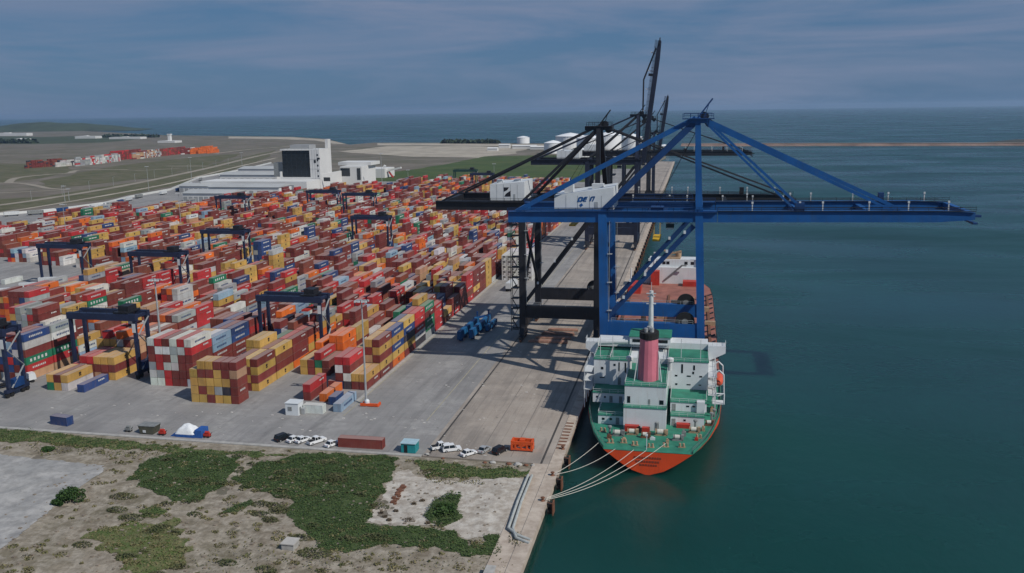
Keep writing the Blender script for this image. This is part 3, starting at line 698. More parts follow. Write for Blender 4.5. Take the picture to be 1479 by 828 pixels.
# bulwark / rail round the stern
q = MB(); ysr = [208, 212, 218, 226, 237, 250, 268]
for s_ in (-1, 1):
    for a, b_ in zip(ysr, ysr[1:]): q.beam((XC+s_*(hwf(a)-.12), a, 3.35), (XC+s_*(hwf(b_)-.12), b_, 3.35), .16, .8)
q.build('bulwark', M_GREEN, ship)
q = MB()
for a, b_ in zip(ysr, ysr[1:]):
    for s_ in (-1, 1): railing(q, (XC+s_*(hwf(a)-.3), a, 3.6), (XC+s_*(hwf(b_)-.3), b_, 3.6), .9, 2.5, .05)
q.build('stern_rail', M_GREYM, ship)
# deckhouses: (name, x0,x1,y0,y1,z0,z1)
def house_block(x0, x1, y0, y1, z0, z1, roof=True, windows=(), doors=(), nm='deckhouse'):
    q = MB(); q.box(x0, x1, y0, y1, z0, z1); h = q.build(nm, M_SHIPW, ship)
    if roof:
        q = MB(); q.box(x0-.15, x1+.15, y0-.15, y1, z1, z1+.12); q.build('green_roof', M_GREEN, h)
        q = MB(); railing(q, (x0, y0, z1+.1), (x1, y0, z1+.1), 1.0, 2.0, .07); railing(q, (x0, y0, z1+.1), (x0, y1, z1+.1), 1.0, 2.2, .07); railing(q, (x1, y0, z1+.1), (x1, y1, z1+.1), 1.0, 2.2, .07); q.build('handrail', M_WHITEW, h)
    for (wx_, wz, ww, wh) in windows:
        q = MB(); q.box(wx_-ww/2, wx_+ww/2, y0-.06, y0+.02, wz-wh/2, wz+wh/2); q.build('window', M_GLASS, h)
    for (wx_, ww, wh) in doors:
        q = MB(); q.box(wx_-ww/2, wx_+ww/2, y0-.07, y0+.02, z0+.1, z0+.1+wh); q.build('door', M_GREYM, h)
    return h
# port side tiers
house_block(-23.4, -16.6, 225.6, 246, 3.02, 5.5, True, [(-22.0, 4.5, .7, .6), (-20, 4.5, .7, .6)], [(-18.2, .9, 1.9)])
house_block(-26.0, -16.6, 235.8, 246, 5.62, 8.4, True, [(-24.8, 7.2, .5, .5), (-22.6, 7.2, .5, .5)], [(-20.9, .9, 1.9), (-18.2, .9, 1.9)])
house_block(-26.6, -22.0, 243.8, 262, 8.52, 15.8, True, [(-24.2, 13.2, .7, .7), (-24.2, 10.4, 1.4, .3)], [])
house_block(-22.0, -16.6, 243.2, 262, 8.52, 15.9, True, [(-20.6, 14.5, .6, .6), (-19.3, 14.0, .32, 2.6), (-17.5, 13.8, .4, 3.0)], [(-19.2, .9, 2.2)])
# starboard side tiers
house_block(-4.2, 4.6, 227.3, 246, 3.02, 5.7, True, [(-.5, 4.7, .6, .5)], [(-3.4, 1.0, 1.9)])
house_block(-4.4, 5.2, 231.2, 246, 5.82, 8.3, True, [(1.8, 7.3, .8, .4), (.2, 7.3, .8, .4)], [(-3.5, 1.0, 1.9)])
house_block(-5.6, 5.6, 242.7, 262, 8.42, 16.4, True, [(-3.2, 12.3, .7, .45), (.3, 12.3, 1.1, .35), (3.6, 12.3, .8, .45), (-3.1, 9.8, .6, .5), (.3, 9.8, 1.1, .3), (3.4, 9.8, .7, .3), (-1.6, 14.4, .5, 2.6), (1.7, 14.8, .5, 1.4), (1.5, 13.3, .5, .7)], [])
q = MB(); q.box(2.6, 4.7, 230.4, 232.2, 5.9, 8.9); q.build('deck_locker', M_SHIPW, ship)
# centre casing
house_block(-16.4, -5.3, 222.5, 246, 3.02, 9.1, True, [], [(-7.6, 1.0, 2.0)])
house_block(-16.3, -5.5, 224.7, 246, 9.22, 14.4, True, [(-15.2, 10.6, .8, 1.8), (-6.6, 10.2, 1.1, 1.2)], [(-9.8, .5, 1.6)])
house_block(-16.6, -5.6, 246.2, 262, 3.02, 16.0, False)
# vents between the blocks
for x in (-16.1, -4.9):
    q = MB(); q.lathe((x, 240, 14.6), [(.6, 0), (.6, 2.4), (1.0, 2.6), (1.0, 3.4), (.4, 3.7)], 12); q.build('ventilator', M_WHITEW, ship)
# bridge with wings
q = MB(); q.box(-26.6, 5.6, 256, 262, 16.5, 18.3); q.box(-17.0, -5.2, 252.5, 261.8, 18.3, 20.6); br = q.build('bridge', M_SHIPW, ship)
q = MB(); q.box(-17.3, -4.9, 252.2, 262, 20.6, 20.75); q.build('bridge_roof', M_GREEN, br)
q = MB(); q.box(-16.2, -6.0, 252.42, 252.52, 19.0, 19.9); q.build('bridge_window', M_GLASS, br)
for s_ in (-1, 1):
    x0, x1 = (5.6, 10.6) if s_ > 0 else (-30.2, -26.6)
    xi, xo = (x0, x1) if s_ > 0 else (x1, x0)
    q = MB(); q.prism([(xi, 13.6), (xo, 16.2), (xo, 18.2), (xi, 18.2)], 'y', 254, 258.5); wg = q.build('bridge_wing', M_SHIPW, ship)
    q = MB(); railing(q, (xi, 254.1, 18.2), (xo, 254.1, 18.2), 1.0, 1.2, .08); railing(q, (xo, 254.1, 18.2), (xo, 258, 18.2), 1.0, 1.2, .08); q.build('handrail', M_WHITEW, wg)
q = MB(); q.tube((-26, 253.2, 18.3), (-17.6, 253.2, 18.9), .75, 10); q.build('air_duct', M_WHITEW, ship)
# side galleries with posts
for x, s_ in ((6.3, 1), (-27.3, -1)):
    q = MB()
    for z in (8.4, 11.0, 13.6): q.box(min(x-.7, x+1.6*s_), max(x+.7, x+1.6*s_), 238, 256, z, z+.14)
    for y in (238.2, 243, 248, 253): q.box(x+1.3*s_-.12, x+1.3*s_+.12, y-.12, y+.12, 3.1, 15.2)
    gl = q.build('side_gallery', M_WHITEW, ship)
    q = MB()
    for z in (8.5, 11.1, 13.7): railing(q, (x+1.5*s_, 238, z), (x+1.5*s_, 256, z), 1.0, 2, .08)
    q.build('handrail', M_WHITEW, gl)
# funnel
q = MB(); prof = []
for k, (z, sx, sy) in enumerate(((14.5, 2.9, 4.0), (25.6, 2.4, 3.1))):
    for i in range(20): a_ = 2*math.pi*i/20; vv = (XC-1.3+sx*math.copysign(abs(math.cos(a_))**.8, math.cos(a_)), 232.4+sy*math.sin(a_)+.06*(z-14), z); q.v.append(vv)
for i in range(20): q.f.append((i, (i+1) % 20, 20+(i+1) % 20, 20+i))
q.f.append(tuple(range(20, 40)))
fu = q.build('funnel', M_PINK, ship, smooth=False)
q = MB()
for k, (z, sx, sy) in enumerate(((25.62, 2.62, 3.4), (27.3, 2.62, 3.4))):
    for i in range(20): a_ = 2*math.pi*i/20; q.v.append((XC-1.3+sx*math.cos(a_), 233.2+sy*math.sin(a_), z))
for i in range(20): q.f.append((i, (i+1) % 20, 20+(i+1) % 20, 20+i))
q.f += [tuple(range(20, 40)), tuple(range(20))]
q.build('funnel_cap', M_DARK, fu)
q = MB()
for dx, dy, r_ in ((-.8, -1, .5), (.7, -.6, .6), (0, 1, .7)): q.tube((XC-1.3+dx, 233.2+dy, 27.1), (XC-1.3+dx, 233.2+dy, 28.4), r_, 10).cut()
q.build_cut('exhaust_pipe', M_STEEL, fu)
q = MB()
for s_ in (-1, 1): q.path([(XC-1.3+s_*2.9, 230.5, 14.5), (XC-1.3+s_*2.6, 231, 22.5), (XC-1.3+s_*3.6, 229, 14.5)], .14, 5).cut()
q.build_cut('funnel_ladder', M_WHITEW, fu)
# radar mast
q = MB(); q.tube((-11.2, 258, 20.6), (-11.2, 258, 33.4), .85, 10, .6); q.box(-12.6, -9.8, 257.6, 258.4, 29.4, 29.6); q.box(-12.3, -10.1, 257.7, 258.3, 31.6, 31.8); ms = q.build('radar_mast', M_WHITEW, ship)
q = MB(); q.box(-12.6, -9.8, 257.1, 257.3, 32.6, 32.85); q.tube((-11.2, 258, 33.4), (-11.2, 258, 36), .07, 5); q.build('radar_scanner', M_WHITEW, ms)
q = MB()
for x in (-25, -21.4, -2, 3.4): q.tube((x, 246, 16), (x, 246, 22.2), .1, 5).cut()
q.build_cut('aerial', M_WHITEW, ship)
# lifeboat in davits
q = MB(); vs, fs = [], []
for i in range(9):
    t = i/8*2-1; rw = 1.45*(1-t*t)**.5+.03; 
    for k in range(10): a_ = 2*math.pi*k/10; vs.append((8.7+rw*math.cos(a_), 248.5+t*4.3, 10.1+1.5*(1-t*t)**.35*math.sin(a_)))
for i in range(8):
    for k in range(10): fs.append((i*10+k, i*10+(k+1) % 10, (i+1)*10+(k+1) % 10, (i+1)*10+k))
fs += [tuple(range(10)), tuple(range(80, 90))]
q.add(vs, fs); lb = q.build('lifeboat', mat('lifeboat_orange', (.62, .10, .05), .4, 0, .1, 1), ship, smooth=True)
q = MB()
for y in (244, 253): q.path([(6.9, y, 8.4), (7.0, y, 12.6), (8.6, y, 14.0), (9.9, y, 12.8), (10.1, y, 7.2), (8.4, y, 6.4)], .22, 6).cut()
q.build_cut('davit', M_SHIPW, ship)
q = MB(); q.box(6.8, 10.2, 239.5, 242.6, 5.5, 5.75); q.path([(7.0, 239.6, 5.6), (7.0, 239.6, 8.6), (10.0, 239.6, 8.6), (10.0, 239.6, 5.6)], .2, 5); q.build('boarding_platform', M_SHIPW, ship)
# stern winches and deck gear
def winch(x, y, wm, big=1.0):
    q = MB(); s_ = big
    q.tube((x-1.3*s_, y, 4.0), (x+1.3*s_, y, 4.0), .62*s_, 12); q.tube((x-1.45*s_, y, 4.0), (x-1.3*s_, y, 4.0), 1.0*s_, 14); q.tube((x+1.3*s_, y, 4.0), (x+1.45*s_, y, 4.0), 1.0*s_, 14)
    q.box(x-1.8*s_, x+1.8*s_, y-.5, y+.5, 3.02, 3.5); q.box(x+1.5*s_, x+2.3*s_, y-.5, y+.5, 3.3, 4.6)
    wo = q.build('mooring_winch', wm, ship); q = MB(); q.tube((x-.9*s_, y, 4.0), (x+.9*s_, y, 4.0), .8*s_, 12); q.build('rope_drum', M_ROPE, wo)
for x, y, b_, wm in ((-17.5, 217.4, .8, M_GREYM), (-13.9, 218.9, .75, M_TAN), (-10.4, 217.2, .62, M_RUST), (-6.6, 219.6, .85, M_TAN), (-2.2, 216.6, .7, M_GREYM), (1.9, 222.9, .75, M_TAN), (5.9, 229, .6, M_RUST)): winch(x, y, wm, b_)
for x, y, w, d_, h, mm in ((-19.4, 215, 1.2, .8, .9, M_RUST), (-15.6, 214.6, .9, 1.4, .5, M_TAN), (-12.0, 220.6, 1.0, .7, 1.3, M_DARK), (-8.4, 216, 1.3, .6, .6, M_WHITEW), (-4.6, 214.5, .8, .8, .8, M_TAN), (-.6, 220, 1.1, .9, 1.2, M_GREYM), (2.6, 217.5, .9, .9, .6, M_RED), (4.4, 225, .8, 1.6, .9, M_TAN), (6.9, 240, .9, 2, 1.2, M_TAN)):
    q = MB(); q.box(x-w/2, x+w/2, y-d_/2, y+d_/2, 3.03, 3.03+h); q.box(x-w*.3, x+w*.2, y-d_*.3, y+d_*.3, 3.03+h, 3.1+h*1.3); q.build('deck_gear', mm, ship)
q = MB()
for x, y in ((-18.8, 212), (-15.5, 212.6), (-12.6, 211.4), (-8.6, 210.6), (-5.0, 211.6), (-1.0, 212), (3.2, 219), (-21.5, 219.8)):
    for s_ in (-.45, .45): q.tube((x+s_, y, 3.02), (x+s_, y, 4.1), .28, 8)
    q.box(x-.9, x+.9, y-.3, y+.3, 3.02, 3.2).cut()
q.build_cut('bollard_pair', M_TAN, ship)
q = MB(); q.box(-15.9, -12.2, 220.8, 222.3, 3.02, 4.6).cut(); q.box(-11.4, -9.4, 221.0, 222.3, 3.02, 4.2).cut(); q.box(-2.6, 1.0, 225.6, 227.2, 3.02, 4.1).cut(); q.build_cut('hose_box', M_RED, ship)
q = MB()
for x, y, z in ((-19.6, 218.4, 1.8), (-7.6, 220.8, 2.6), (2.3, 226, 2.0), (6.6, 232, 2.2), (7.4, 236, 1.8)): q.lathe((x, y, 3.02), [(.28, 0), (.28, z), (.55, z), (.55, z+.4), (.1, z+.6)], 8).cut()
q.build_cut('deck_ventilator', M_GREYM, ship)
q = MB(); q.tube((-9.6, 209, 3.05), (-9.6, 209, 7.5), .12, 6); q.box(-9.9, -9.3, 208.8, 209.2, 6.6, 7.0); q.build('stern_light_mast', M_SHIPW, ship)
# main deck gear: lashing bars, rails, forecastle
q = MB()
for i in range(14):
    y = 275+i*9.2; q.beam((5.8, y, 3.2), (9.5, y+5.5, 3.3), .45, .45).cut()
q.build_cut('lashing_bar', M_BLACKP, ship)
q = MB()
for x in (-26.2, 3.4):
    for y in (272, 300): q.beam((x-3, y-3, 3.1), (x, y, 10), .5); q.beam((x+3, y-3, 3.1), (x, y, 10), .5); q.box(x-2.2, x+2.2, y-2.2, y+2.2, 3.03, 3.9).cut()
q.build_cut('sea_fastening', M_BLUED, ship)
q = MB()
for x in (-26.5, -9.2, 7.6): q.box(x-.5, x+.5, 269, 396, 3.03, 3.5).cut()
q.build_cut('skid_rail', M_RUST, ship)
q = MB()
for i in range(16):
    x = -24+((i*37) % 31); y = 318+i*4.6; q.box(x, x+2+i % 3, y, y+1.8, 3.03, 4.2+(i % 4)*.5).cut()
q.build_cut('deck_timber', M_TAN, ship)
fc = MB(); fc.box(-22, 5.8, 424, 436, 3.02, 11.0); fo = fc.build('forecastle_house', M_SHIPW, ship)
q = MB(); q.box(-19.8, 4.2, 426, 435, 11.0, 14.6); up_ = q.build('forecastle_house', M_SHIPW, ship)
q = MB()
for x in (-17, -13.5, -11.6, -3, 0): q.box(x, x+1.5, 425.9, 426.05, 12.2, 13.6).cut()
q.build_cut('window', M_GLASS, up_)
q = MB(); q.tube((-17.2, 423, 3), (-17.2, 423, 18.5), .8, 10, .5).cut(); q.tube((4.2, 425, 11), (4.2, 425, 19.5), .5, 8, .35).cut(); q.build_cut('post', M_SHIPW, ship)
q = MB(); q.beam((-12.5, 424, 4.5), (-4.0, 422, 12.5), .8); q.beam((-4, 422, 12.5), (-2.0, 422, 12.3), .6); q.build('deck_crane_jib', M_GREYM, ship)
q = MB(); q.box(-18.6, -14.6, 419, 423.4, 3.02, 9.8); q.build('access_tower', M_RED, ship)
q = MB(); q.box(-28, -22.2, 398, 412, 3.02, 6.6).cut(); q.box(-3.5, 5.2, 418, 423, 3.02, 5.4).cut(); q.build_cut('deck_store', M_RED, ship)
q = MB(); q.box(-13.0, -5.0, 427, 434, 14.6, 15.4); q.beam((-13, 429, 16), (-4.6, 429, 18.3), .8); q.beam((-13, 432, 18), (-4.6, 432, 16), .8); q.tube((-6, 430, 15), (-6, 430, 17.6), 1.4, 12); q.build('windlass', M_TAN, ship)
q = MB(); q.tube((-27.0, 404, 3), (-27.0, 404, 14), .5, 8, .25); q.build('post', M_SHIPW, ship)

# mooring ropes from the stern to the quay bollards
def rope(a, b_, sag, label):
    a = Vector(a); b_ = Vector(b_); pts = []
    for i in range(15): t = i/14; p_ = lerp(a, b_, t); p_.z -= sag*4*t*(1-t); pts.append(p_)
    q = MB(); q.path(pts, .062, 5); o = q.build('mooring_rope', M_ROPE); tag(o, label, 'rope', 'stern mooring ropes')
rope((-21.6, 211.5, 3.3), (-30.4, 196.4, .7), .5, 'short mooring rope from the port corner of the stern to the nearer bollard pair')
rope((-17.2, 207.6, 3.3), (-30.4, 195.6, .7), 1.1, 'mooring rope from the stern ending at the upper quay bollards')
rope((-12.6, 207.5, 3.4), (-30.4, 182.4, .7), 1.4, 'upper mooring rope of the three that meet at the lower quay bollard')
rope((-9.6, 207.5, 3.4), (-30.4, 181.9, .7), 1.6, 'middle mooring rope of the three that meet at the lower quay bollard')
rope((-5.0, 211.0, 4.2), (-30.4, 181.3, .7), 2.2, 'lowest slack mooring rope running to the lower quay bollard')
def quay_bollard(x, y, label):
    o = thing('quay_bollard', label, 'bollard', (x, y, .16), 'bollards on the quay edge')
    q = MB(); q.lathe((x, y, .16), [(.55, 0), (.5, .12), (.3, .25), (.28, .6), (.5, .72), (.5, .85), (.2, .95)], 12); q.build('bollard_head', M_RUST, o)
for i, (y, nm) in enumerate(((181.8, 'rusty quay bollard holding the three lower ropes'), (196, 'rusty quay bollard holding the two upper ropes'), (213, 'free rusty quay bollard beside the first cover plate'))): quay_bollard(-31.2, y, nm)
# fenders
def fender(y, which):
    o = thing('quay_fender', f'{which} black rubber fender from the camera, near the mooring ropes' if which else 'small distant black fender on the quay face beyond the ship', 'fender', (-30.2, y, -1.5), 'fenders along the quay face')
    q = MB(); q.tube((-30.15, y, -.75), (-28.9, y, -.75), .75, 12); q.tube((-30.15, y, -2.2), (-28.9, y, -2.2), .75, 12); q.build('rubber_cone', M_DARK, o)
    q = MB(); q.box(-28.95, -28.7, y-1.1, y+1.1, -2.9, .1); q.build('panel', M_RUST, o)
    q = MB()
    for s_ in (-.9, .9): q.path([(-30.1, y+s_, .2), (-28.8, y+s_, -.1), (-28.7, y+s_*1.2, -2.6)], .08, 5)
    q.build('chain', M_RUST, o)
for i in range(48):
    y = 182+i*13.2
    if y < 215 or y > 455: fender(y, ['nearest', 'second', 'third'][i] if i < 3 else None)

# ================================================================== YARD CRANES
rtg_spots = [  # x of left legs, span, y, label
    (-153.2, 23.6, 287, 'navy yard crane straddling the yellow and maroon block'),
    (-203.8, 24.0, 252, 'navy yard crane beside the red and white block, left of the grey mast'),
    (-233.0, 24.4, 227, 'navy yard crane cut by the left edge of the picture'),
    (-265.5, 26.0, 374, 'navy yard crane with a white panel on its leg'),
    (-331.0, 24.5, 392, 'navy yard crane over the white and yellow stacks at far left'),
    (-273.5, 25.5, 452, 'navy yard crane behind the one with the white panel'),
    (-375.5, 25.0, 645, 'distant yard crane in front of the long grey sheds'),
    (-211.5, 23.5, 524, 'yard crane amid red stacks left of the quay crane'),
    (-279.3, 26.0, 675, 'distant yard crane right of the white terminal building'),
    (-321.0, 27.0, 698, 'distant yard crane below the white terminal building'),
    (-262.0, 25.0, 955, 'far greenish yard crane at the edge of the green field'),
    (-229.0, 23.0, 902, 'far blue yard crane next to the green field'),
]
RTG_WB = 6.6; RTG_H = 22.0
def make_rtg(M1, span, label):
    root = thing('yard_crane', label, 'yard crane', (0, 0, 0), 'rubber-tyred yard cranes')
    for x in (0, span):
        for y in (0, RTG_WB):
            q = MB(); q.beam((x, y, 2.2), (x, y, RTG_H-2.2), .95, 1.1); q.build('leg', M1, root, world=False)
        q = MB(); q.box(x-.6, x+.6, -1.6, RTG_WB+1.6, 1.5, 2.6); q.build('sill_beam', M1, root, world=False)
        q = MB(); q.box(x-.5, x+.5, .6, RTG_WB-.6, RTG_H-1.6, RTG_H-.6); q.build('end_tie', M1, root, world=False)
        for y in (-.9, .9, RTG_WB-.9, RTG_WB+.9):
            q = MB(); q.tube((x-.4, y, .8), (x+.4, y, .8), .8, 14); q.build('wheel', M_DARK, root, world=False)
    for y in (0, RTG_WB):
        q = MB(); q.box(-.9, span+.9, y-.8, y+.8, RTG_H-2.3, RTG_H-.1); gd = q.build('girder', M1, root, world=False)
        q = MB(); railing(q, (-.8, y-.7, RTG_H-.1), (span+.8, y-.7, RTG_H-.1), 1.1, 2.4, .09); q.build('handrail', M_BLACKP, gd, world=False)
    tx = span*.8
    q = MB(); q.box(tx-2.6, tx+2.6, -.4, RTG_WB+.4, RTG_H, RTG_H+.5); q.box(tx-1.6, tx+2.2, 1, RTG_WB-1, RTG_H+.5, RTG_H+2.3); q.tube((tx-.5, 1.2, RTG_H+1.6), (tx-.5, RTG_WB-1.2, RTG_H+1.6), .9, 12); tr = q.build('trolley', M_BLACKP, root, world=False)
    q = MB(); q.box(tx+2.0, tx+3.8, .6, 2.6, RTG_H-5.0, RTG_H-2.6); cb = q.build('operator_cab', M_WHITEW, tr, world=False)
    q = MB(); q.box(tx+1.95, tx+3.85, .55, 2.65, RTG_H-4.5, RTG_H-3.5); q.build('cab_window', M_GLASS, cb, world=False)
    q = MB()
    for x in (tx-1, tx+1):
        for y in (1, RTG_WB-1): q.tube((x, y, RTG_H-.2), (x, y, RTG_H-4.4), .06, 4)
    q.box(tx-1.2, tx+1.2, -2.6, RTG_WB+2.6, RTG_H-5.0, RTG_H-4.4); q.build('spreader', M_RED, tr, world=False)
    q = MB(); q.box(span-.8, span+1.2, 1.2, RTG_WB-1.2, 2.7, 5.4); q.build('power_pack', M_BLUED, root, world=False)
    q = MB(); q.box(span-.62, span+.62, -.75, -.66, RTG_H-6.2, RTG_H-3.2); q.build('sign_panel', M_WHITEW, root, world=False)
    q = MB(); q.beam((span+1.0, .3, 3), (span+1.0, RTG_WB-.3, 9), .5, .12); q.beam((span+1.0, RTG_WB-.3, 9), (span+1.0, .3, 15), .5, .12); q.beam((span+1.0, .3, 15), (span+1.0, RTG_WB-.3, RTG_H-2), .5, .12); q.build('stairs', M_STEEL, root, world=False)
    return root
rtg_legs = []
protos = {}
for x, span, y, lab in rtg_spots:
    key = round(span*2)/2
    green_one = 'greenish' in lab
    if (key, green_one) not in protos:
        o = make_rtg(mat('crane_green', (.012, .05, .04), .5, 0, .2, .3) if green_one else MATS['crane_navy2'] if 'crane_navy2' in MATS else mat('crane_navy2', (.014, .022, .055), .5, 0, .3, .4), key, lab); protos[(key, green_one)] = o
    else: o = copy_tree(protos[(key, green_one)])
    o.location = (x, y, .005); o['label'] = lab
    for xx in (x, x+key): rtg_legs.append((xx, y-2.4, y+RTG_WB+2.4))

# ================================================================== CONTAINERS
PAL = dict(maroon=(.175, .034, .030), red=(.43, .030, .034), brown=(.20, .055, .036), yellow=(.52, .315, .085), orange=(.64, .135, .022), white=(.56, .56, .54), grey=(.30, .32, .33),
           blue=(.022, .055, .17), green=(.014, .16, .085), pale_blue=(.24, .36, .47), tan=(.45, .27, .16), dark=(.035, .035, .05))
def pick(r_, lane=0):
    u = r_.random()
    for c, p_ in (('maroon', .335), ('brown', .15), ('red', .125), ('yellow', .125), ('orange', .075), ('white', .06), ('grey', .04), ('blue', .045), ('green', .022), ('pale_blue', .012)):
        if u < p_: return c
        u -= p_
    return 'tan'
CW, CH, L40, L20, CG = 2.44, 2.64, 12.19, 6.06, .21
PX, PY = CW+CG, L40+.55
lanes = [('quayside', -99.4, 239.0, 700), ('yellow-maroon', -133.0, 232.4, 1000), ('red-white', -155.9, 245.8, 1010), ('corner', -186.2, 235.6, 1020), ('left-edge', -215.2, 243.2, 1030),
         ('sixth', -246, 290, 1030), ('seventh', -276, 318, 1030), ('eighth', -305, 436, 1000), ('ninth', -334, 442, 930), ('tenth', -362, 447, 900), ('eleventh', -391, 455, 840), ('twelfth', -420, 470, 790), ('thirteenth', -449, 500, 720), ('fourteenth', -478, 530, 690), ('inner', -117.4, 264.5, 760)]
A_ROWS = ['WRMWRW', 'MWWGWR', 'MRMWMM', 'GRWWMM', 'WGRMMM', 'WWRMMG']
B_ROWS = ['.YYMMM', 'YMMYMT', 'YYYYYM', 'YMYGDM', 'YYMYYM']
KEY = dict(W='white', R='red', M='maroon', G='grey', Y='yellow', T='tan', D='dark', O='orange', B='blue', N='green', P='pale_blue', K='brown')
allc = []      # dict(x,y,z,L,color,lane,row,bay,tier)
def put(lane, row, bay, tier, col, x, y, L, zoff=0.0, free=False):
    allc.append(dict(lane=lane, row=row, bay=bay, tier=tier, col=col, x=x, y=y, z=.012+tier*CH+zoff, L=L, free=free))
def blocked(x, y0, y1):
    return any(abs(x-lx_) < 2.1 and y0 < b_ and y1 > a_ for lx_, a_, b_ in rtg_legs)
for li, (nm, xr, ys, ye) in enumerate(lanes):
    lr = random.Random(100+li)
    nb = int((ye-ys)/PY)
    for bay in range(nb):
        y0 = ys+bay*PY+L40/2
        far = ys+bay*PY
        if 596 < far < 612 or 808 < far < 822: continue
        base = noise.noise(Vector((li*3.1, bay*.55, 4)))
        theme = pick(lr); theme_p = .62 if lr.random() < .6 else .15
        twenty = lr.random() < .12
        for row in range(6):
            if nm == 'inner' and row < 2: continue
            x = xr-CW/2-(5-row)*PX
            h = (4.7 if nm == 'quayside' else 4.2 if li in (3, 4, 5, 6) and bay < 8 else 3.7)+1.6*base+1.5*noise.noise(Vector((li*5+row*.7, bay*.9, 8)))+lr.uniform(-1.3, 1.3)
            h = int(max(0, min(6 if lr.random() < .15 else 5, round(h))))
            if lr.random() < .05: h = max(0, h-2)
            cols = None; L = L40
            if nm == 'quayside' and row < 2 and bay > 2 and lr.random() < .3: h = min(h, 2)
            if nm == 'red-white' and bay == 0: cols = [KEY[A_ROWS[5-t][row]] for t in range(6)]
            if nm == 'red-white' and bay == 1: cols = [['white', 'maroon', 'red', 'red', 'tan'], ['maroon']*5, ['yellow', 'maroon', 'maroon', 'red', 'yellow'], ['maroon', 'red', 'white', 'yellow', 'yellow'], ['maroon', 'red', 'maroon', 'white', 'white'], ['green', 'maroon', 'maroon', 'pale_blue', 'pale_blue']][row]
            if nm == 'red-white' and bay == 2: cols = [['maroon'], ['maroon', 'red'], ['maroon', 'blue', 'maroon'], ['blue', 'maroon', 'blue', 'maroon', 'blue'], ['maroon']*5, ['blue', 'maroon', 'maroon', 'blue', 'blue']][row]
            if nm == 'yellow-maroon' and bay == 0:
                L = L20; ccs = [B_ROWS[4-t][row] for t in range(5)]; cols = [KEY[c] for c in ccs if c != '.']
            if nm == 'yellow-maroon' and bay == 1: cols = [['maroon'], ['maroon', 'brown', 'maroon'], ['yellow', 'maroon', 'maroon'], ['maroon', 'maroon', 'maroon', 'maroon'], ['maroon', 'yellow', 'maroon', 'yellow'], ['yellow', 'maroon', 'yellow', 'maroon']][row]
            if nm == 'yellow-maroon' and bay == 2: cols = [['maroon', 'maroon'], ['maroon']*3, ['maroon', 'maroon', 'yellow', 'yellow', 'yellow'], ['maroon', 'yellow', 'yellow', 'yellow', 'yellow'], ['yellow', 'maroon', 'maroon', 'maroon'], ['yellow', 'maroon', 'brown', 'yellow']][row]
            if nm == 'yellow-maroon' and bay == 3: cols = [['maroon'], ['maroon', 'blue'], ['yellow', 'maroon', 'yellow'], ['maroon', 'green', 'maroon', 'green'], ['red', 'maroon', 'maroon', 'red'], ['orange', 'maroon', 'maroon', 'maroon']][row]
            if nm == 'quayside' and bay == 0: cols = [['maroon', 'red'], [], ['orange'], [], [], []][row]
            if nm == 'quayside' and bay == 1: cols = [[], ['maroon'], ['blue', 'maroon', 'white', 'red'], ['dark', 'white', 'maroon', 'red'], ['maroon', 'yellow'], ['maroon', 'yellow']][row]
            if nm == 'quayside' and bay == 2: cols = [['maroon', 'yellow'], [], ['maroon', 'yellow', 'maroon'], ['yellow', 'maroon', 'maroon', 'yellow'], ['maroon', 'maroon', 'tan', 'maroon', 'yellow'], ['maroon', 'yellow', 'maroon', 'yellow', 'maroon']][row]
            if nm == 'quayside' and bay == 3: cols = [['red', 'maroon'], ['maroon'], ['maroon', 'brown', 'yellow'], ['maroon', 'maroon', 'yellow', 'yellow'], ['maroon', 'grey', 'dark', 'tan', 'yellow'], ['orange', 'yellow', 'blue', 'yellow', 'blue']][row]
            if nm == 'quayside' and bay == 4: cols = [['brown'], ['maroon', 'white', 'maroon'], ['yellow', 'maroon', 'maroon'], ['blue', 'yellow', 'maroon', 'blue'], ['maroon', 'blue', 'maroon', 'yellow', 'blue'], ['maroon', 'yellow', 'dark', 'blue', 'yellow']][row]
            if nm == 'quayside' and bay == 5: cols = [['brown', 'red'], ['maroon', 'orange'], ['maroon', 'orange', 'orange'], ['maroon', 'orange', 'maroon', 'orange'], ['red', 'white', 'red', 'orange', 'red'], ['dark', 'white', 'red', 'red', 'red']][row]
            if nm == 'corner' and bay == 0: cols = [['green', 'yellow'], ['yellow', 'maroon'], ['white', 'yellow'], [], [], []][row]
            if nm == 'corner' and bay == 1: cols = [['maroon', 'red'], ['maroon', 'white', 'red'], ['brown', 'maroon', 'red'], ['tan', 'maroon', 'yellow'], ['maroon', 'maroon', 'yellow'], ['yellow', 'maroon', 'yellow']][row]
            if nm == 'left-edge' and bay == 0: cols = [['maroon', 'white', 'blue', 'red'], ['tan', 'maroon', 'white', 'red', 'maroon'], ['white', 'maroon', 'blue', 'white', 'red'], ['maroon', 'blue', 'red', 'blue', 'pale_blue', 'maroon'], ['white', 'maroon', 'blue', 'white', 'blue', 'maroon'], ['tan', 'red', 'green', 'maroon', 'white', 'blue']][row]
            if nm == 'left-edge' and bay == 1: cols = [['maroon', 'red', 'blue', 'maroon', 'blue'], ['maroon']*4, ['white', 'maroon', 'blue', 'red', 'blue'], ['white', 'maroon', 'white', 'red', 'blue'], ['red', 'green', 'maroon', 'white', 'maroon', ], ['tan', 'red', 'green', 'maroon', 'white', 'grey']][row]
            if cols is None:
                cols = []
                cth = theme if lr.random() < theme_p else pick(lr); cp = lr.choice((.25, .6, .9))
                for t in range(h): cols.append(cth if lr.random() < cp else pick(lr))
            if li > 6 and cols and lr.random() < .10: cols = ['white']*min(len(cols), 2)
            yy = y0 if L == L40 else ys+L20/2
            if blocked(x, yy-L/2, yy+L/2): continue
            jit = lr.uniform(-.08, .08)
            for t, c in enumerate(cols): put(li, row, bay, t, c, x, yy+jit+lr.uniform(-.05, .05), L)
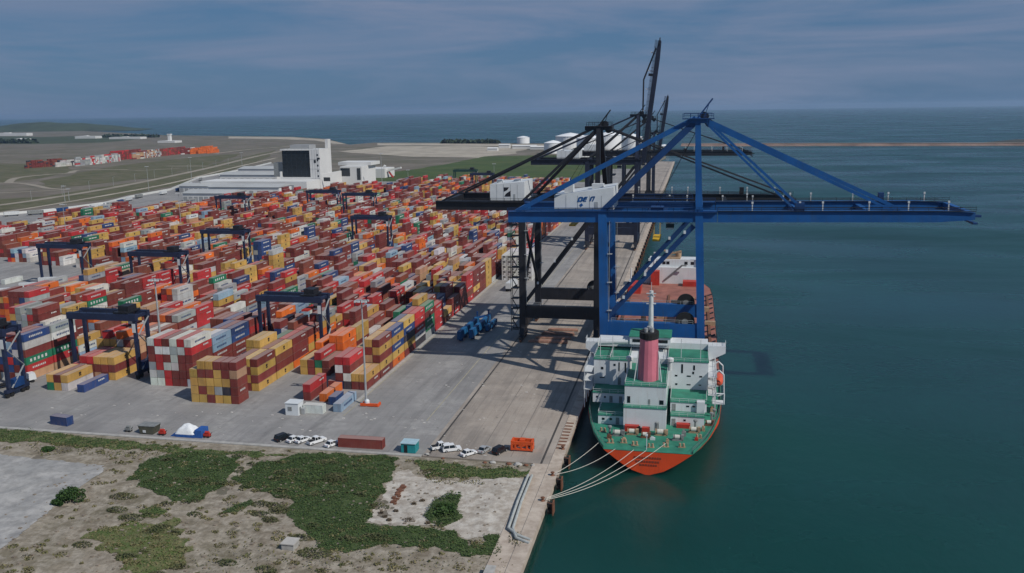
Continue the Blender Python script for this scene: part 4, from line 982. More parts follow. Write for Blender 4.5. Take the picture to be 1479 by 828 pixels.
        if nm == 'yellow-maroon' and bay == 0:
            for row in range(6):
                for t, c in enumerate((['maroon', 'yellow', 'maroon', 'maroon'] if row < 5 else ['yellow', 'yellow', 'maroon', 'yellow'])):
                    pass
for row in range(6):
    for bay in range(2):
        for t in range(5): put(40, row, bay, t, 'white', -95.6+CW/2+row*PX, 437+L40/2+bay*PY, L40)
# far depot across the fields
fr = random.Random(5)
for k, (pa, pb, hh, pal) in enumerate((((40, 243), (82, 240), 5, ['maroon', 'dark', 'maroon', 'brown']), ((84, 241), (108, 238), 4, ['maroon', 'white', 'dark']), ((112, 240), (160, 234), 6, ['white', 'white', 'red', 'grey']), ((162, 232), (192, 229), 7, ['maroon', 'red', 'brown']), ((194, 230), (226, 226), 6, ['maroon', 'grey', 'tan', 'white']), ((228, 226), (262, 222), 6, ['maroon', 'red', 'brown']), ((264, 223), (276, 221), 5, ['maroon', 'white']), ((277, 222.5), (286, 221.5), 5, ['orange']), ((288, 222), (299, 221), 6, ['orange']), ((301, 221.5), (308, 221), 5, ['orange']))):
    a_, b_ = G(*pa), G(*pb); L = (b_-a_).length; nn = max(2, int(L/4))
    for i in range(nn):
        p_ = lerp(a_, b_, i/nn); c0 = fr.choice(pal)
        for dy in range(3):
            hq = hh-fr.randint(0, 2)-(1 if dy == 0 and fr.random() < .4 else 0)
            for t in range(max(1, hq)): put(90, i, dy, t, c0 if fr.random() < .6 else fr.choice(pal), p_.x, p_.y+dy*12.6, L40, LAND_Z)
# which of them show largest: rays from the camera against all the boxes
vs, fs, own = [], [], []
BOX_F = np.array([(0, 1, 5, 4), (1, 2, 6, 5), (2, 3, 7, 6), (3, 0, 4, 7), (4, 5, 6, 7)])
def corners(c):
    x, y, z, l_ = c['x'], c['y'], c['z'], c['L']/2; w = CW/2; h = CH-.10
    return [(x-w, y-l_, z), (x+w, y-l_, z), (x+w, y+l_, z), (x-w, y+l_, z), (x-w, y-l_, z+h), (x+w, y-l_, z+h), (x+w, y+l_, z+h), (x-w, y+l_, z+h)]
for i, c in enumerate(allc):
    if c['lane'] == 90: continue
    o_ = len(vs); vs += corners(c); fs += [tuple(int(k)+o_ for k in f_) for f_ in BOX_F]; own += [i]*5
bvh = BVHTree.FromPolygons(vs, fs)
cand = []
for i, c in enumerate(allc):
    c['vis'] = 0
    if c['lane'] == 90 or c['y'] > 470: continue
    px, py, w = project((c['x'], c['y'], c['z']+1.3))
    if px < -15 or px > IMG_W or py > IMG_H: continue
    K_ = corners(c); tot = 0; k = 0
    for fi, nrm_ in ((0, (0, -1, 0)), (1, (1, 0, 0)), (4, (0, 0, 1))):
        q4 = [Vector(K_[j]) for j in BOX_F[fi]]; pr = [project(p_) for p_ in q4]
        area = abs(sum(pr[j][0]*pr[(j+1) % 4][1]-pr[(j+1) % 4][0]*pr[j][1] for j in range(4)))/2
        hit = 0
        for u in (.15, .5, .85):
            for v_ in (.15, .5, .85):
                P = lerp(lerp(q4[0], q4[1], u), lerp(q4[3], q4[2], u), v_)
                dd = P-CAM; loc, nn_, idx, dist = bvh.ray_cast(CAM, dd.normalized(), dd.length+5)
                if idx is not None and own[idx] == i: hit += 1
        tot += area*hit/9; c['f%d' % fi] = hit
    c['vis'] = tot
    if tot > 4: cand.append(i)
cand.sort(key=lambda i: -allc[i]['vis'])
chosen = set(cand[:290])

# container meshes (shared)
def container_meshes(L):
    l_, w, h = L/2, CW/2, CH-.08
    q = MB()
    q.box(-w+.05, w-.05, -l_+.06, l_-.06, .14, h-.04)          # panels, set back inside the frame
    for x in (-w+.07, w-.07):
        for y in (-l_+.08, l_-.08): q.box(x-.07, x+.07, y-.08, y+.08, 0, h)
        q.box(x-.055, x+.055, -l_+.16, l_-.16, .01, .17); q.box(x-.055, x+.055, -l_+.16, l_-.16, h-.13, h-.01)
    for y in (-l_+.08, l_-.08): q.box(-w+.14, w-.14, y-.07, y+.07, .01, .17); q.box(-w+.14, w-.14, y-.07, y+.07, h-.13, h-.01)
    me = bpy.data.meshes.new('shipping_container'); me.from_pydata(q.v, [], q.f); me.materials.append(M_CONT)
    q = MB(); q.box(.02, w-.15, -l_-.01, -l_+.05, .18, h-.14)
    for x in (.3, .8): q.tube((x, -l_-.04, .15), (x, -l_-.04, h-.12), .03, 5)
    dr = bpy.data.meshes.new('door'); dr.from_pydata(q.v, [], q.f); dr.materials.append(M_CONT)
    q = MB(); q.box(-w+.15, -.02, -l_-.01, -l_+.05, .18, h-.14)
    for x in (-.3, -.8): q.tube((x, -l_-.04, .15), (x, -l_-.04, h-.12), .03, 5)
    dl = bpy.data.meshes.new('door'); dl.from_pydata(q.v, [], q.f); dl.materials.append(M_CONT)
    return me, dr, dl
CM = {L40: container_meshes(L40), L20: container_meshes(L20)}
# side markings: simple block shapes, too small in the picture to be read
def mark_mesh(kind, L):
    x = CW/2+.012; q = MB()
    def rect(y0, y1, z0, z1): q.add([(x, y0, z0), (x, y1, z0), (x, y1, z1), (x, y0, z1)], [(0, 1, 2, 3)])
    if kind == 'square':
        rect(-.55, .55, 1.32, 1.95); rect(-.5, -.06, .72, 1.2); rect(.06, .5, .72, 1.2)
    elif kind == 'word':
        y = -L*.30
        for k in range(8):
            w = (.55, .42, .6, .5, .38, .62, .45, .55)[k]*L/12; rect(y, y+w, 1.0, 1.62); y += w+.28*L/12
    elif kind == 'short':
        y = L*.08
        for k in range(4): rect(y, y+.6, 1.5, 2.0); y += .8
    elif kind == 'big':
        y = -L*.36
        for k in range(5):
            rect(y, y+.9, .8, 1.8); y += L*.145
    me = bpy.data.meshes.new('side_marking'); me.from_pydata(q.v, [], q.f); return me
MK = {(k, L): mark_mesh(k, L) for k in ('square', 'word', 'short', 'big') for L in (L40, L20)}
def mark_for(col, r_):
    if col == 'yellow': return ('square', 'dark')
    if col == 'orange': return ('square', 'dark') if r_.random() < .5 else ('short', 'white')
    if col in ('maroon', 'brown'): u = r_.random(); return ('short', 'white') if u < .3 else ('word', 'white') if u < .45 else None
    if col == 'red': return ('word', 'white') if r_.random() < .4 else ('short', 'white')
    if col in ('white', 'pale_blue', 'grey'): return ('word', 'blue') if r_.random() < .75 else None
    if col == 'green': return ('big', 'white')
    if col == 'blue': return ('word', 'white')
    return None
MARKM = dict(dark=mat('mark_dark', (.03, .022, .02), .6), white=mat('mark_white', (.58, .58, .57), .6), blue=mat('mark_blue', (.03, .06, .17), .6))
MARKR = dict(dark=(.04, .03, .025), white=(.58, .58, .57), blue=(.04, .07, .18))
ORD = ['first', 'second', 'third', 'fourth', 'fifth', 'sixth', 'seventh', 'eighth', 'ninth', 'tenth', 'eleventh', 'twelfth', 'thirteenth', 'fourteenth', 'fifteenth', 'sixteenth', 'seventeenth', 'eighteenth']
def jitter(c, r_):
    k = r_.uniform(.82, 1.18); return tuple(min(1, max(0, v*k*r_.uniform(.95, 1.05))) for v in PAL[c])
mr = random.Random(11)
LANE_WORDS = ['block beside the quay road', 'yellow and maroon block', 'red and white block', 'block behind the blue ground container', 'block at the left edge']
def make_container(col, x, y, z, L, label, rz=0.0, mark=None, group='stacked shipping containers'):
    me, dr, dl = CM[L]
    o = bpy.data.objects.new('shipping_container', me); COL.objects.link(o); o.location = (x, y, z); o.rotation_euler.z = rz
    rgb = (*jitter(col, mr), 1); o.color = rgb; tag(o, label, 'container', group)
    for dm in (dl, dr):
        d_ = bpy.data.objects.new('door', dm); COL.objects.link(d_); d_.parent = o; d_.color = tuple(v*.96 for v in rgb[:3])+(1,)
    if mark:
        kk, cc = mark; mesh = MK[(kk, L)]
        key = ('m', kk, L, cc)
        if key not in MATS: m2 = mesh.copy(); m2.name = 'side_marking'; m2.materials.append(MARKM[cc]); MATS[key] = m2
        d_ = bpy.data.objects.new('side_marking', MATS[key]); COL.objects.link(d_); d_.parent = o
    return o
NICE = {'pale_blue': 'pale blue', 'brown': 'rusty brown', 'dark': 'near-black'}
bulk_v, bulk_f, bulk_c = [], [], []
BF = np.array([(0, 1, 5, 4), (1, 2, 6, 5), (2, 3, 7, 6), (3, 0, 4, 7), (4, 5, 6, 7), (3, 2, 1, 0)])
# rows per lane actually ordered left to right already
for i, c in enumerate(allc):
    mk = mark_for(c['col'], mr)
    if i in chosen:
        tier = 'bottom' if c['tier'] == 0 else ORD[c['tier']]
        bay = 'front' if c['bay'] == 0 else ORD[c['bay']]
        row = ORD[c['row']-(2 if c['lane'] == 14 else 0)]
        blk = LANE_WORDS[c['lane']] if c['lane'] < 5 else 'narrow block behind the quayside one' if c['lane'] == 14 else 'white reefer block' if c['lane'] == 40 else ORD[c['lane']]+' block from the quay'
        lab = f"{NICE.get(c['col'], c['col'])} container, {tier} tier, {row} row, {bay} bay, {blk}"
        co_ = make_container(c['col'], c['x'], c['y'], c['z'], c['L'], lab, 0, mk if c['lane'] != 40 else None)
        if c['lane'] == 40 and c['bay'] == 0:
            q = MB(); q.box(-.75, .75, -L40/2-.07, -L40/2-.02, 1.3, 2.2); q.box(-.8, -.2, -L40/2-.07, -L40/2-.02, .4, 1.0); q.build('cooling_unit', M_GREYM, co_, world=False)
    else:
        o_ = len(bulk_v); bulk_v += corners(c); bulk_f += [tuple(int(k)+o_ for k in f_) for f_ in BF]; rgb = (*jitter(c['col'], mr), 1); bulk_c += [rgb]*6
        if c['lane'] == 40 and c['bay'] == 0:
            for (a_, b_, z0_, z1_) in ((-.75, .75, 1.3, 2.2), (-.8, -.2, .4, 1.0)):
                o_ = len(bulk_v); yy = c['y']-L40/2-.03; bulk_v += [(c['x']+a_, yy, c['z']+z0_), (c['x']+b_, yy, c['z']+z0_), (c['x']+b_, yy, c['z']+z1_), (c['x']+a_, yy, c['z']+z1_)]; bulk_f.append((o_, o_+1, o_+2, o_+3)); bulk_c.append((.08, .08, .08, 1))
        if mk and c['lane'] not in (90, 40) and c['y'] < 800:
            x = c['x']+CW/2+.02; y, z, l_ = c['y'], c['z'], c['L']; o_ = len(bulk_v)
            segs = [(-.5, .5, .8, 1.9)] if mk[0] == 'square' else [(-l_*.3, -l_*.12, 1, 1.6), (-l_*.08, l_*.08, 1, 1.6), (l_*.12, l_*.3, 1, 1.6)] if mk[0] in ('word', 'big') else [(l_*.1, l_*.3, 1.5, 2.0)]
            for (a_, b_, z0_, z1_) in segs:
                o_ = len(bulk_v); bulk_v += [(x, y+a_, z+z0_), (x, y+b_, z+z0_), (x, y+b_, z+z1_), (x, y+a_, z+z1_)]; bulk_f.append((o_, o_+1, o_+2, o_+3)); bulk_c.append((*MARKR[mk[1]], 1))
bulk = stuff(merge_mesh('shipping_containers', bulk_v, bulk_f, M_CONTS, None, bulk_c))
tag(bulk, 'mass of stacked containers filling the yard behind the nearest blocks', 'containers')
print('containers', len(allc), 'individual', len(chosen), 'candidates', len(cand))
# containers standing on their own
GS = 'containers standing alone'
for k, (px, py, zt_, lab) in enumerate(((28, 432, 0, 'white container on the ground nearest the left edge of the yard'), (62, 425, 0, 'white container right of the nearest white one at left'), (62, 425, 1, 'white container on top of the right white one at left'), (18, 408, 0, 'white container behind the nearest white ones at left'), (95, 412, 0, 'white container farthest right of the loose white ones'), (118, 404, 0, 'pale container behind the loose white ones'))):
    P = G(px, py); make_container('white' if k < 5 else 'grey', P.x, P.y, .012+zt_*CH, L40, lab, R(-3), None, 'loose white containers at the left')
make_container('blue', -189.2, 241.0, .012, L40, 'dark blue container alone on the ground before the yellow stacks', 0, ('short', 'white'), GS)
make_container('pale_blue', -100.6, 236.8, .012, L40, 'pale blue container on the ground at the end of the quayside block', 0, ('word', 'blue'), GS)
make_container('blue', -104.6, 239.5, .012, L20, 'short blue container between the orange and pale blue ones', 0, None, GS)
make_container('white', -107.2, 229.6, .012, L20, 'short white container lying crosswise in front of the orange one', R(90), None, GS)
make_container('maroon', -83.6, 206.2, .012, L40, 'maroon container parked alone beside the white cars at the yard edge', R(91), ('short', 'white'), GS)
make_container('blue', -175.0, 208.2, .012, L20, 'dark navy container alone at the left of the yard edge', R(82), None, GS)

# ================================================================== BUILDINGS AND TANKS
M_BWHITE = mat('building_white', (.62, .62, .61), .7, 0, .07, .05)
M_BGREY = mat('building_grey', (.30, .31, .32), .7, 0, .15, .05)
M_ROOFG = mat('roof_grey', (.40, .41, .41), .7, 0, .12, .05)
bx0, by0 = G(405, 290).x, 930.0
tb = thing('terminal_building', 'white terminal building with a tall black glass front', 'building', (-440, 950, 0))
def bpart(nm, mt, *boxes, parent=tb):
    q = MB()
    for b_ in boxes: q.box(*b_)
    return q.build(nm, mt, parent)
def X_at(px, y, z=0):      # world x of a picture column at distance y
    d = ray(px, 260); return d.x*(y/d.y)
xa, xb, xg, xe = X_at(408, 950), X_at(449, 950), X_at(447, 950), X_at(463, 950)
bpart('wall', M_BWHITE, (xb, xe, 950, 984, 0, 45.5), (xa, xb, 954, 984, 0, 45.5), (xa-1, xb, 950, 954, 44.2, 45.5), (xa-2, xb, 950, 954, 9, 13.6))
q = MB(); q.prism([(xa+.3, 13.7), (xb-.1, 13.7), (xb-.1, 44.1), (xa+.3, 44.1)], 'y', 952.2, 953.8); gf = q.build('glass_front', M_GLASS, tb)
q = MB()
for k in range(1, 6): x = xa+(xb-xa)*k/6; q.box(x-.12, x+.12, 952.0, 952.2, 13.8, 44)
for k in range(1, 7): z = 13.7+30.4*k/7; q.box(xa+.4, xb-.2, 952.05, 952.2, z-.1, z+.1)
q.build('mullion', mat('mullion_dark', (.03, .035, .04), .4), gf)
bpart('podium', M_BWHITE, (X_at(290, 915), xe-1, 914, 949.8, 0, 11.6))
bpart('podium_band', M_BGREY, (X_at(300, 914), xe-16, 913.7, 914, 2.2, 7.8))
bpart('tower', M_BWHITE, (xe-3.5, xe, 976, 984, 45.6, 56))
bpart('roof_plant', M_BGREY, (xa+6, xa+30, 962, 980, 45.6, 50.0))
bpart('window', M_GLASS, (xb+5, xb+7.4, 949.8, 950, 30, 33.4)); bpart('window', M_GLASS, (xb+9, xb+12.5, 949.8, 950, 34, 36))
bpart('stair_core', M_GREYM, (xa-13, xa-1.2, 956, 966, 13.7, 30)); bpart('corner_fin', M_BWHITE, (xa-3.2, xa-1.0, 950.5, 953, 13.7, 20))
q = MB()
for k in range(1, 4): x = xb+(xe-xb)*k/4; q.box(x-.12, x+.12, 949.9, 950.02, 0, 45)
for z in (12, 23, 34): q.box(xb+.2, xe-.2, 949.88, 950.0, z-.12, z+.12)
q.build('panel_joint', M_BGREY, tb)
q = MB(); railing(q, (xa, 950.5, 45.5), (xe, 950.5, 45.5), 1.2, 4, .25); q.build('roof_rail', M_BGREY, tb)
for k in range(5): bpart('window', M_GLASS, (xe-3.2, xe-1.6, 949.8, 950, 14+k*6, 16+k*6))
rw = thing('office_wing', 'low white wing right of the terminal building with dark openings', 'building', (X_at(500, 1010), 1010, 0))
w0, w1 = X_at(475, 1010), X_at(522, 1010)
bpart('wall', M_BWHITE, (xe+.5, w0+14, 952, 1030, 0, 17), (w0+14.2, w1, 1012, 1060, 0, 22), (w0+3, w1+4, 1034, 1066, 22.1, 26), parent=rw)
bpart('window_band', M_GLASS, (w0+15, w0+27, 1011.7, 1012, 10.5, 20), parent=rw); bpart('window_band', M_GLASS, (w0+36, w1-1.5, 1011.7, 1012, 6, 20), parent=rw)
bpart('window_band', M_GLASS, (xe+3, xe+11, 951.7, 952, 9, 13.5), parent=rw)
q = MB(); x0, x1 = X_at(524, 1120), X_at(556, 1120); q.box(x0, x1, 1120, 1160, 0, 12); gh_ = q.build('low_shed', M_BWHITE); tag(gh_, 'low white shed at the right end of the terminal wing', 'shed')
cn = thing('loading_conveyor', 'white sloping canopy with a red leg beyond the sheds', 'conveyor', (X_at(565, 1130), 1130, 0))
q = MB(); q.beam((X_at(551, 1130), 1130, 6), (X_at(557, 1130), 1130, 16), 4, 2.5); q.beam((X_at(557, 1130), 1130, 8), (X_at(580, 1130), 1130, 13), 4, 2.2); q.build('canopy', M_BWHITE, cn)
q = MB(); q.beam((X_at(562, 1130), 1130, 8), (X_at(568, 1130), 1130, -.2), 3, 1.5); q.build('support', M_RED, cn)
for k, (pl_, pr_, y, dep, h, lab) in enumerate(((262, 330, 800, 34, 9, 'long grey-roofed shed nearest in front of the terminal building'), (300, 402, 860, 30, 10, 'long pale shed directly before the terminal podium'), (318, 400, 1010, 34, 12, 'pale shed left behind the terminal building'), (345, 400, 1120, 40, 12, 'farthest pale shed along the boundary wall'), (258, 320, 905, 22, 7, 'low flat-roofed shed by the boundary wall'))):
    x0, x1 = X_at(pl_, y), X_at(pr_, y); o = thing('storage_shed', lab, 'shed', ((x0+x1)/2, y+dep/2, 0), 'long pale sheds')
    q = MB(); q.box(x0, x1, y, y+dep, -.2, h); q.build('wall', M_BWHITE, o)
    q = MB(); q.prism([(y-1.2, h), (y+dep+1.2, h), (y+dep/2, h+2.6)], 'x', x0-1, x1+1); q.build('roof', M_ROOFG, o)
    q = MB(); nd = 9
    for j in range(nd): xx = x0+(x1-x0)*(j+.5)/nd; q.box(xx-2.2, xx+2.2, y-.15, y, 0, h*.62).cut()
    q.build_cut('loading_door', M_BGREY, o)
for i in range(16):
    t = (i+.3)/16; k = t*(len(wall_w)-3)+1; a_ = wall_w[int(k)]; b_ = wall_w[int(k)+1]; f_ = k-int(k)
    x = a_[0]+(b_[0]-a_[0])*f_+14+(i*7) % 9; y = a_[1]+(b_[1]-a_[1])*f_-8; ang = math.atan2(b_[1]-a_[1], b_[0]-a_[0])
    o = thing('box_trailer', f'{["first","second","third","fourth","fifth","sixth","seventh","eighth","ninth","tenth","eleventh","twelfth","thirteenth","fourteenth","fifteenth","sixteenth"][i]} box trailer from the left parked inside the boundary wall', 'trailer', (x, y, .01), 'trailers parked inside the boundary wall', ang)
    q = MB(); q.box(-6, 6, -1.25, 1.25, 1.2, 4.0); q.build('box', (M_WHITEW, M_GREYM, M_BWHITE, M_BLUED)[i % 4] if i % 5 else M_WHITEW, o, world=False)
    q = MB(); q.box(-5.8, 5.8, -.6, .6, .8, 1.2)
    for sx in (-4.8, -3.5, 4.5):
        for s_ in (-1, 1): q.tube((sx, s_*.8, .5), (sx, s_*1.2, .5), .5, 8)
    q.build('chassis', M_DARK, o, world=False)
# oil tanks
M_TANK = mat('tank_white', (.80, .81, .82), .55, 0, .05, .02)
tanks = [(754, 207.5, 18.5, 197, 'small white tank farthest left of the tank group'), (797, 222, 27, 203.5, 'white tank in front at the left of the group'), (821, 216.5, 44, 193, 'largest white tank with a shallow cone roof'),
         (850, 219, 40, 196, 'broad white tank partly behind the crane stays'), (836, 229, 28, 214, 'low white tank nearest the quay cranes'), (878, 217, 36, 191, 'white tank directly behind the black crane mast'), (912, 219.5, 30, 194, 'white tank at the right end behind the cranes'),
         (959, 219, 16, 209, 'small white tank seen between the crane booms')]
for px, py, wpx, ptop, lab in tanks:
    P = G(px, py); dist = project(P)[2]; r_ = wpx*dist/F_PX/2; h = (py-ptop)*dist/F_PX*1.02
    o = thing('storage_tank', lab, 'tank', (P.x, P.y+r_, LAND_Z), 'white storage tanks by the sea')
    q = MB(); q.lathe((P.x, P.y+r_, LAND_Z), [(r_, 0), (r_, h*.8)], 36); q.build('shell', M_TANK, o)
    q = MB(); q.lathe((P.x, P.y+r_, LAND_Z), [(r_*1.01, h*.8), (r_*.5, h*.92), (.3, h)], 36); q.build('roof', M_TANK, o)
    q = MB(); q.lathe((P.x, P.y+r_, LAND_Z), [(r_*1.02, h*.77), (r_*1.02, h*.80)], 36); q.build('rim', M_WHITEW, o)
for k, (px, py, w, h, lab) in enumerate(((728, 214, 16, 7, 'low white building by the small tank'), (757, 215, 34, 6, 'white pump house below the small tank'), (711, 218, 14, 5, 'small white hut left of the tanks'), (776, 216, 20, 5, 'white store between the tanks'))):
    P = G(px, py); q = MB(); q.box(P.x-w/2*1.6, P.x+w/2*1.6, P.y, P.y+14, -.2, h); q.prism([(P.y-1, h), (P.y+15, h), (P.y+7, h+2.5)], 'x', P.x-w*.82, P.x+w*.82); o = q.build('pump_house', M_BWHITE); tag(o, lab, 'building', 'small white plant buildings')
# distant buildings on the left plain
for px, py, w, h, lab in ((10, 196.5, 210, 12, 'long white roof at the far left below the hill'), (123, 200.3, 90, 9, 'white building on the far plain'), (180, 201, 130, 7, 'long low white shed on the far plain'), (240, 206.5, 60, 6, 'white shed with a tower near the shore'), (26, 204, 45, 8, 'small white building on the far left plain')):
    P = G(px, py); q = MB(); q.box(P.x-w/2, P.x+w/2, P.y, P.y+40, -.3, h); q.box(P.x-w*.1, P.x+w*.05, P.y+5, P.y+20, h, h*1.25); o = q.build('distant_building', M_BWHITE); tag(o, lab, 'building')
P = G(246, 206); q = MB(); q.box(P.x-4, P.x+4, P.y-6, P.y+4, -.3, 24); q.box(P.x-5.5, P.x+5.5, P.y-7, P.y+5, 24, 27); o = q.build('white_tower', M_BWHITE); tag(o, 'small white tower on the far shore', 'tower')
# dark tree belts far off
def belt(px0, px1, py, h, lab, dens=60):
    a_, b_ = G(px0, py), G(px1, py); vs, fs = [], []
    for k in range(dens*8):
        p_ = lerp(a_, b_, rng.random()); p_.y += rng.uniform(-18, 18); z = rng.uniform(0, h)*rng.uniform(.5, 1); s_ = rng.uniform(2.5, 6)
        n_ = Vector(rng.normal(size=3)).normalized(); t1 = n_.orthogonal().normalized()*s_; t2 = n_.cross(t1)
        o_ = len(vs); vs += [tuple(p_+Vector((0, 0, z))+v) for v in (-t1-t2, t1-t2, t1+t2, -t1+t2)]; fs.append((o_, o_+1, o_+2, o_+3))
    o = stuff(merge_mesh('tree_belt', vs, fs, mat('far_foliage', (.026, .042, .022), .9, 0, .4, .05))); tag(o, lab, 'trees')
belt(-20, 50, 207, 14, 'dark tree belt at the far left'); belt(150, 228, 198.6, 11, 'thin dark tree line near the far shore'); belt(640, 720, 207, 7, 'low dark scrub along the far beach', 80)

# ================================================================== LIGHT MASTS
def light_mast(x, y, h, label, r_=.38, barrier=False, z0=0.0):
    o = thing('light_mast', label, 'light mast', (x, y, z0), 'tall floodlight masts')
    q = MB(); q.tube((x, y, z0), (x, y, z0+h), r_, 10, r_*.45); q.build('pole', M_STEEL, o)
    q = MB()
    for s_ in (-1, 1): q.box(x-1.9, x+1.9, y+s_*.5-.1, y+s_*.5+.1, z0+h-.6, z0+h-.35); 
    q.box(x-.2, x+.2, y-.6, y+.6, z0+h-.7, z0+h-.3); hd = q.build('head_frame', M_STEEL, o)
    q = MB()
    for k in (-1.6, -.6, .6, 1.6):
        for s_ in (-1, 1): q.box(x+k-.35, x+k+.35, y+s_*.9-.25, y+s_*.9+.25, z0+h-.9, z0+h-.4).cut()
    q.build_cut('floodlight', M_WHITEW, hd)
    if barrier:
        q = MB(); q.lathe((x, y, z0), [(1.1, 0), (1.1, .9), (.7, 1.1)], 16); q.build('concrete_base', M_ORANGE, o)
        q = MB(); q.lathe((x+.7, y-1.1, z0), [(.75, 0), (.75, 1.6), (.4, 2.1)], 12); q.build('water_barrel', M_WHITE, o)
        q = MB(); q.beam((x-1.2, y-1.8, z0+.6), (x+4.2, y-1.6, z0+.6), .5, .8); q.beam((x+4.1, y-1.6, z0+.1), (x+4.1, y+.8, z0+.5), .5, .7); q.build('barrier', M_ORANGE, o)
def mast_h(x, y, pytop):
    # height that puts the head at the picture row where the photograph shows it
    lo, hi = 1, 90
    for _ in range(40):
        m_ = (lo+hi)/2
        if project((x, y, m_))[1] > pytop: lo = m_
        else: hi = m_
    return lo
light_mast(-94.6, 238.6, mast_h(-94.6, 238.6, 432), 'tall thin floodlight mast with an orange guarded base at the quay road', .36, True)
light_mast(-177.6, 262, mast_h(-177.6, 262, 402), 'grey floodlight mast left of the red and white block', .5)
for px, py, pt, lab in ((97, 352, 294, 'floodlight mast over the left side of the yard'), (263, 342, 278, 'floodlight mast behind the distant left yard cranes'), (285, 388, 346, 'floodlight mast beside the middle yard crane'), (590, 272, 245, 'thin floodlight mast before the green field'), (552, 268, 221, 'thin floodlight mast right of the terminal'), (620, 330, 296, 'floodlight mast among the middle stacks'), (560, 340, 304, 'floodlight mast near the middle yard crane'), (714, 270, 236, 'floodlight mast near the far end of the yard'), (277, 262, 227, 'thin lamp mast by the boundary wall'), (215, 276, 240, 'thin lamp mast on the road outside the wall'), (94, 292, 268, 'lamp mast on the outer road at left'), (100, 290, 272, 'lamp mast just right of another on the outer road'), (350, 244, 220, 'lamp mast far along the outer road')):
    P = G(px, py); h = min(60, mast_h(P.x, P.y, pt)); light_mast(P.x, P.y, h, lab, .3)
# row of street lamps along the outer road
for i in range(12):
    t = i/11; a_, b_ = G(-5, 300), G(330, 238); x = a_.x+(b_.x-a_.x)*t; y = a_.y+(b_.y-a_.y)*t
    o = thing('street_lamp', f'{ORD[i]} small street lamp from the left on the road outside the wall', 'street lamp', (x, y, LAND_Z), 'street lamps outside the wall')
    q = MB(); q.tube((x, y, LAND_Z), (x, y, 11), .16, 6); q.build('pole', M_STEEL, o)
    q = MB(); q.beam((x, y, 11), (x+2.2, y, 11.4), .18); q.box(x+1.6, x+2.6, y-.2, y+.2, 11.3, 11.5); q.build('lamp_arm', M_STEEL, o)

# ================================================================== VEHICLES
def make_car(kind, paint, label, x, y, rz, group='cars parked along the yard edge'):
    L, W_, H_ = (4.5, 1.78, 1.48) if kind == 'car' else (5.3, 1.9, 1.8) if kind == 'pickup' else (4.9, 1.9, 1.85)
    o = thing('parked_car' if kind != 'pickup' else 'pickup_truck', label, 'car' if kind != 'pickup' else 'pickup', (x, y, .012), group, rz)
    h = L/2; w = W_/2; zb = .3; zs = .88 if kind == 'car' else 1.05
    if kind == 'car': prof = [(-h, zb), (-h, .72), (-h+.1, .86), (-h+.75, .95), (h-1.1, .9), (h-.15, .74), (h, .6), (h, zb)]; cab = [(-h+.55, zs+.05), (-h+1.15, H_), (h-2.0, H_), (h-1.15, zs+.02)]
    elif kind == 'suv': prof = [(-h, zb), (-h, 1.0), (-h+.08, 1.08), (h-1.3, 1.05), (h-.12, .92), (h, .75), (h, zb)]; cab = [(-h+.06, zs), (-h+.3, H_), (h-1.9, H_), (h-1.25, zs)]
    else: prof = [(-h, zb+.1), (-h, 1.05), (h-1.4, 1.08), (h-.15, 1.0), (h, .8), (h, zb)]; cab = [(-h+1.75, zs), (-h+1.95, H_), (h-2.1, H_), (h-1.4, zs)]
    q = MB(); q.prism(prof, 'y', -w, w); bd = q.build('body', paint, o, world=False)
    q = MB(); n_ = len(cab); ins = .17
    vs = [(p_[0], (-w+.04 if p_[1] < H_-.2 else -w+ins+.06), p_[1]) for p_ in cab]+[(p_[0], (w-.04 if p_[1] < H_-.2 else w-ins-.06), p_[1]) for p_ in cab]
    q.add(vs, [(0, 1, 2, 3), (7, 6, 5, 4), (0, 4, 5, 1), (1, 5, 6, 2), (2, 6, 7, 3), (3, 7, 4, 0)]); gl = q.build('glasshouse', M_GLASS, o, world=False)
    x0, x1 = cab[1][0], cab[2][0]; q = MB(); q.box(x0-.02, x1+.02, -w+ins-.01, w-ins+.01, H_-.04, H_+.05)
    for t in (0, .5, 1):
        xx = x0+(x1-x0)*t
        for s_ in (-1, 1): q.beam((xx, s_*(w-ins-.03), H_), (xx+(-.25 if t == 0 else .3 if t == 1 else 0), s_*(w-.035), zs), .1, .08)
    q.build('roof', paint, o, world=False)
    if kind == 'pickup':
        q = MB(); q.box(-h+.12, -h+1.65, -w+.14, w-.14, 1.055, 1.10); q.build('cargo_bed', M_DARK, o, world=False)
    for sx in (-h+.85, h-.9):
        for s_ in (-1, 1):
            q = MB(); q.tube((sx, s_*(w-.2), .34), (sx, s_*(w+.01), .34), .34, 14); wh = q.build('wheel', M_DARK, o, world=False)
            q = MB(); q.tube((sx, s_*(w+.005), .34), (sx, s_*(w+.03), .34), .2, 10); q.build('rim', M_STEEL, wh, world=False)
    for s_ in (-1, 1):
        q = MB(); q.box(h-.06, h+.015, s_*(w-.35)-.2, s_*(w-.35)+.2, .62, .76); q.build('headlight', M_STEEL, o, world=False)
        q = MB(); q.box(-h-.015, -h+.05, s_*(w-.25)-.15, s_*(w-.25)+.15, .72, .9); q.build('tail_light', M_RED, o, world=False)
    return o
M_CARW = mat('car_white', (.72, .73, .74), .3, 0, .03, 1); M_CARB = mat('car_black', (.014, .014, .017), .3, 0, .1, 1); M_CARS = mat('car_silver', (.42, .43, .44), .35, .2, .05, 1)
make_car('suv', M_CARB, 'black car at the left end of the parked row', -106.4, 207.4, R(62))
make_car('car', M_CARW, 'white car next to the black one', -103.0, 207.0, R(62)); make_car('car', M_CARW, 'second white car after the black one', -100.6, 207.1, R(62))
make_car('pickup', M_CARW, 'white pickup third from the black car', -96.6, 206.8, R(58))
make_car('car', M_CARW, 'white car tucked against the maroon container end', -91.6, 205.6, R(64))
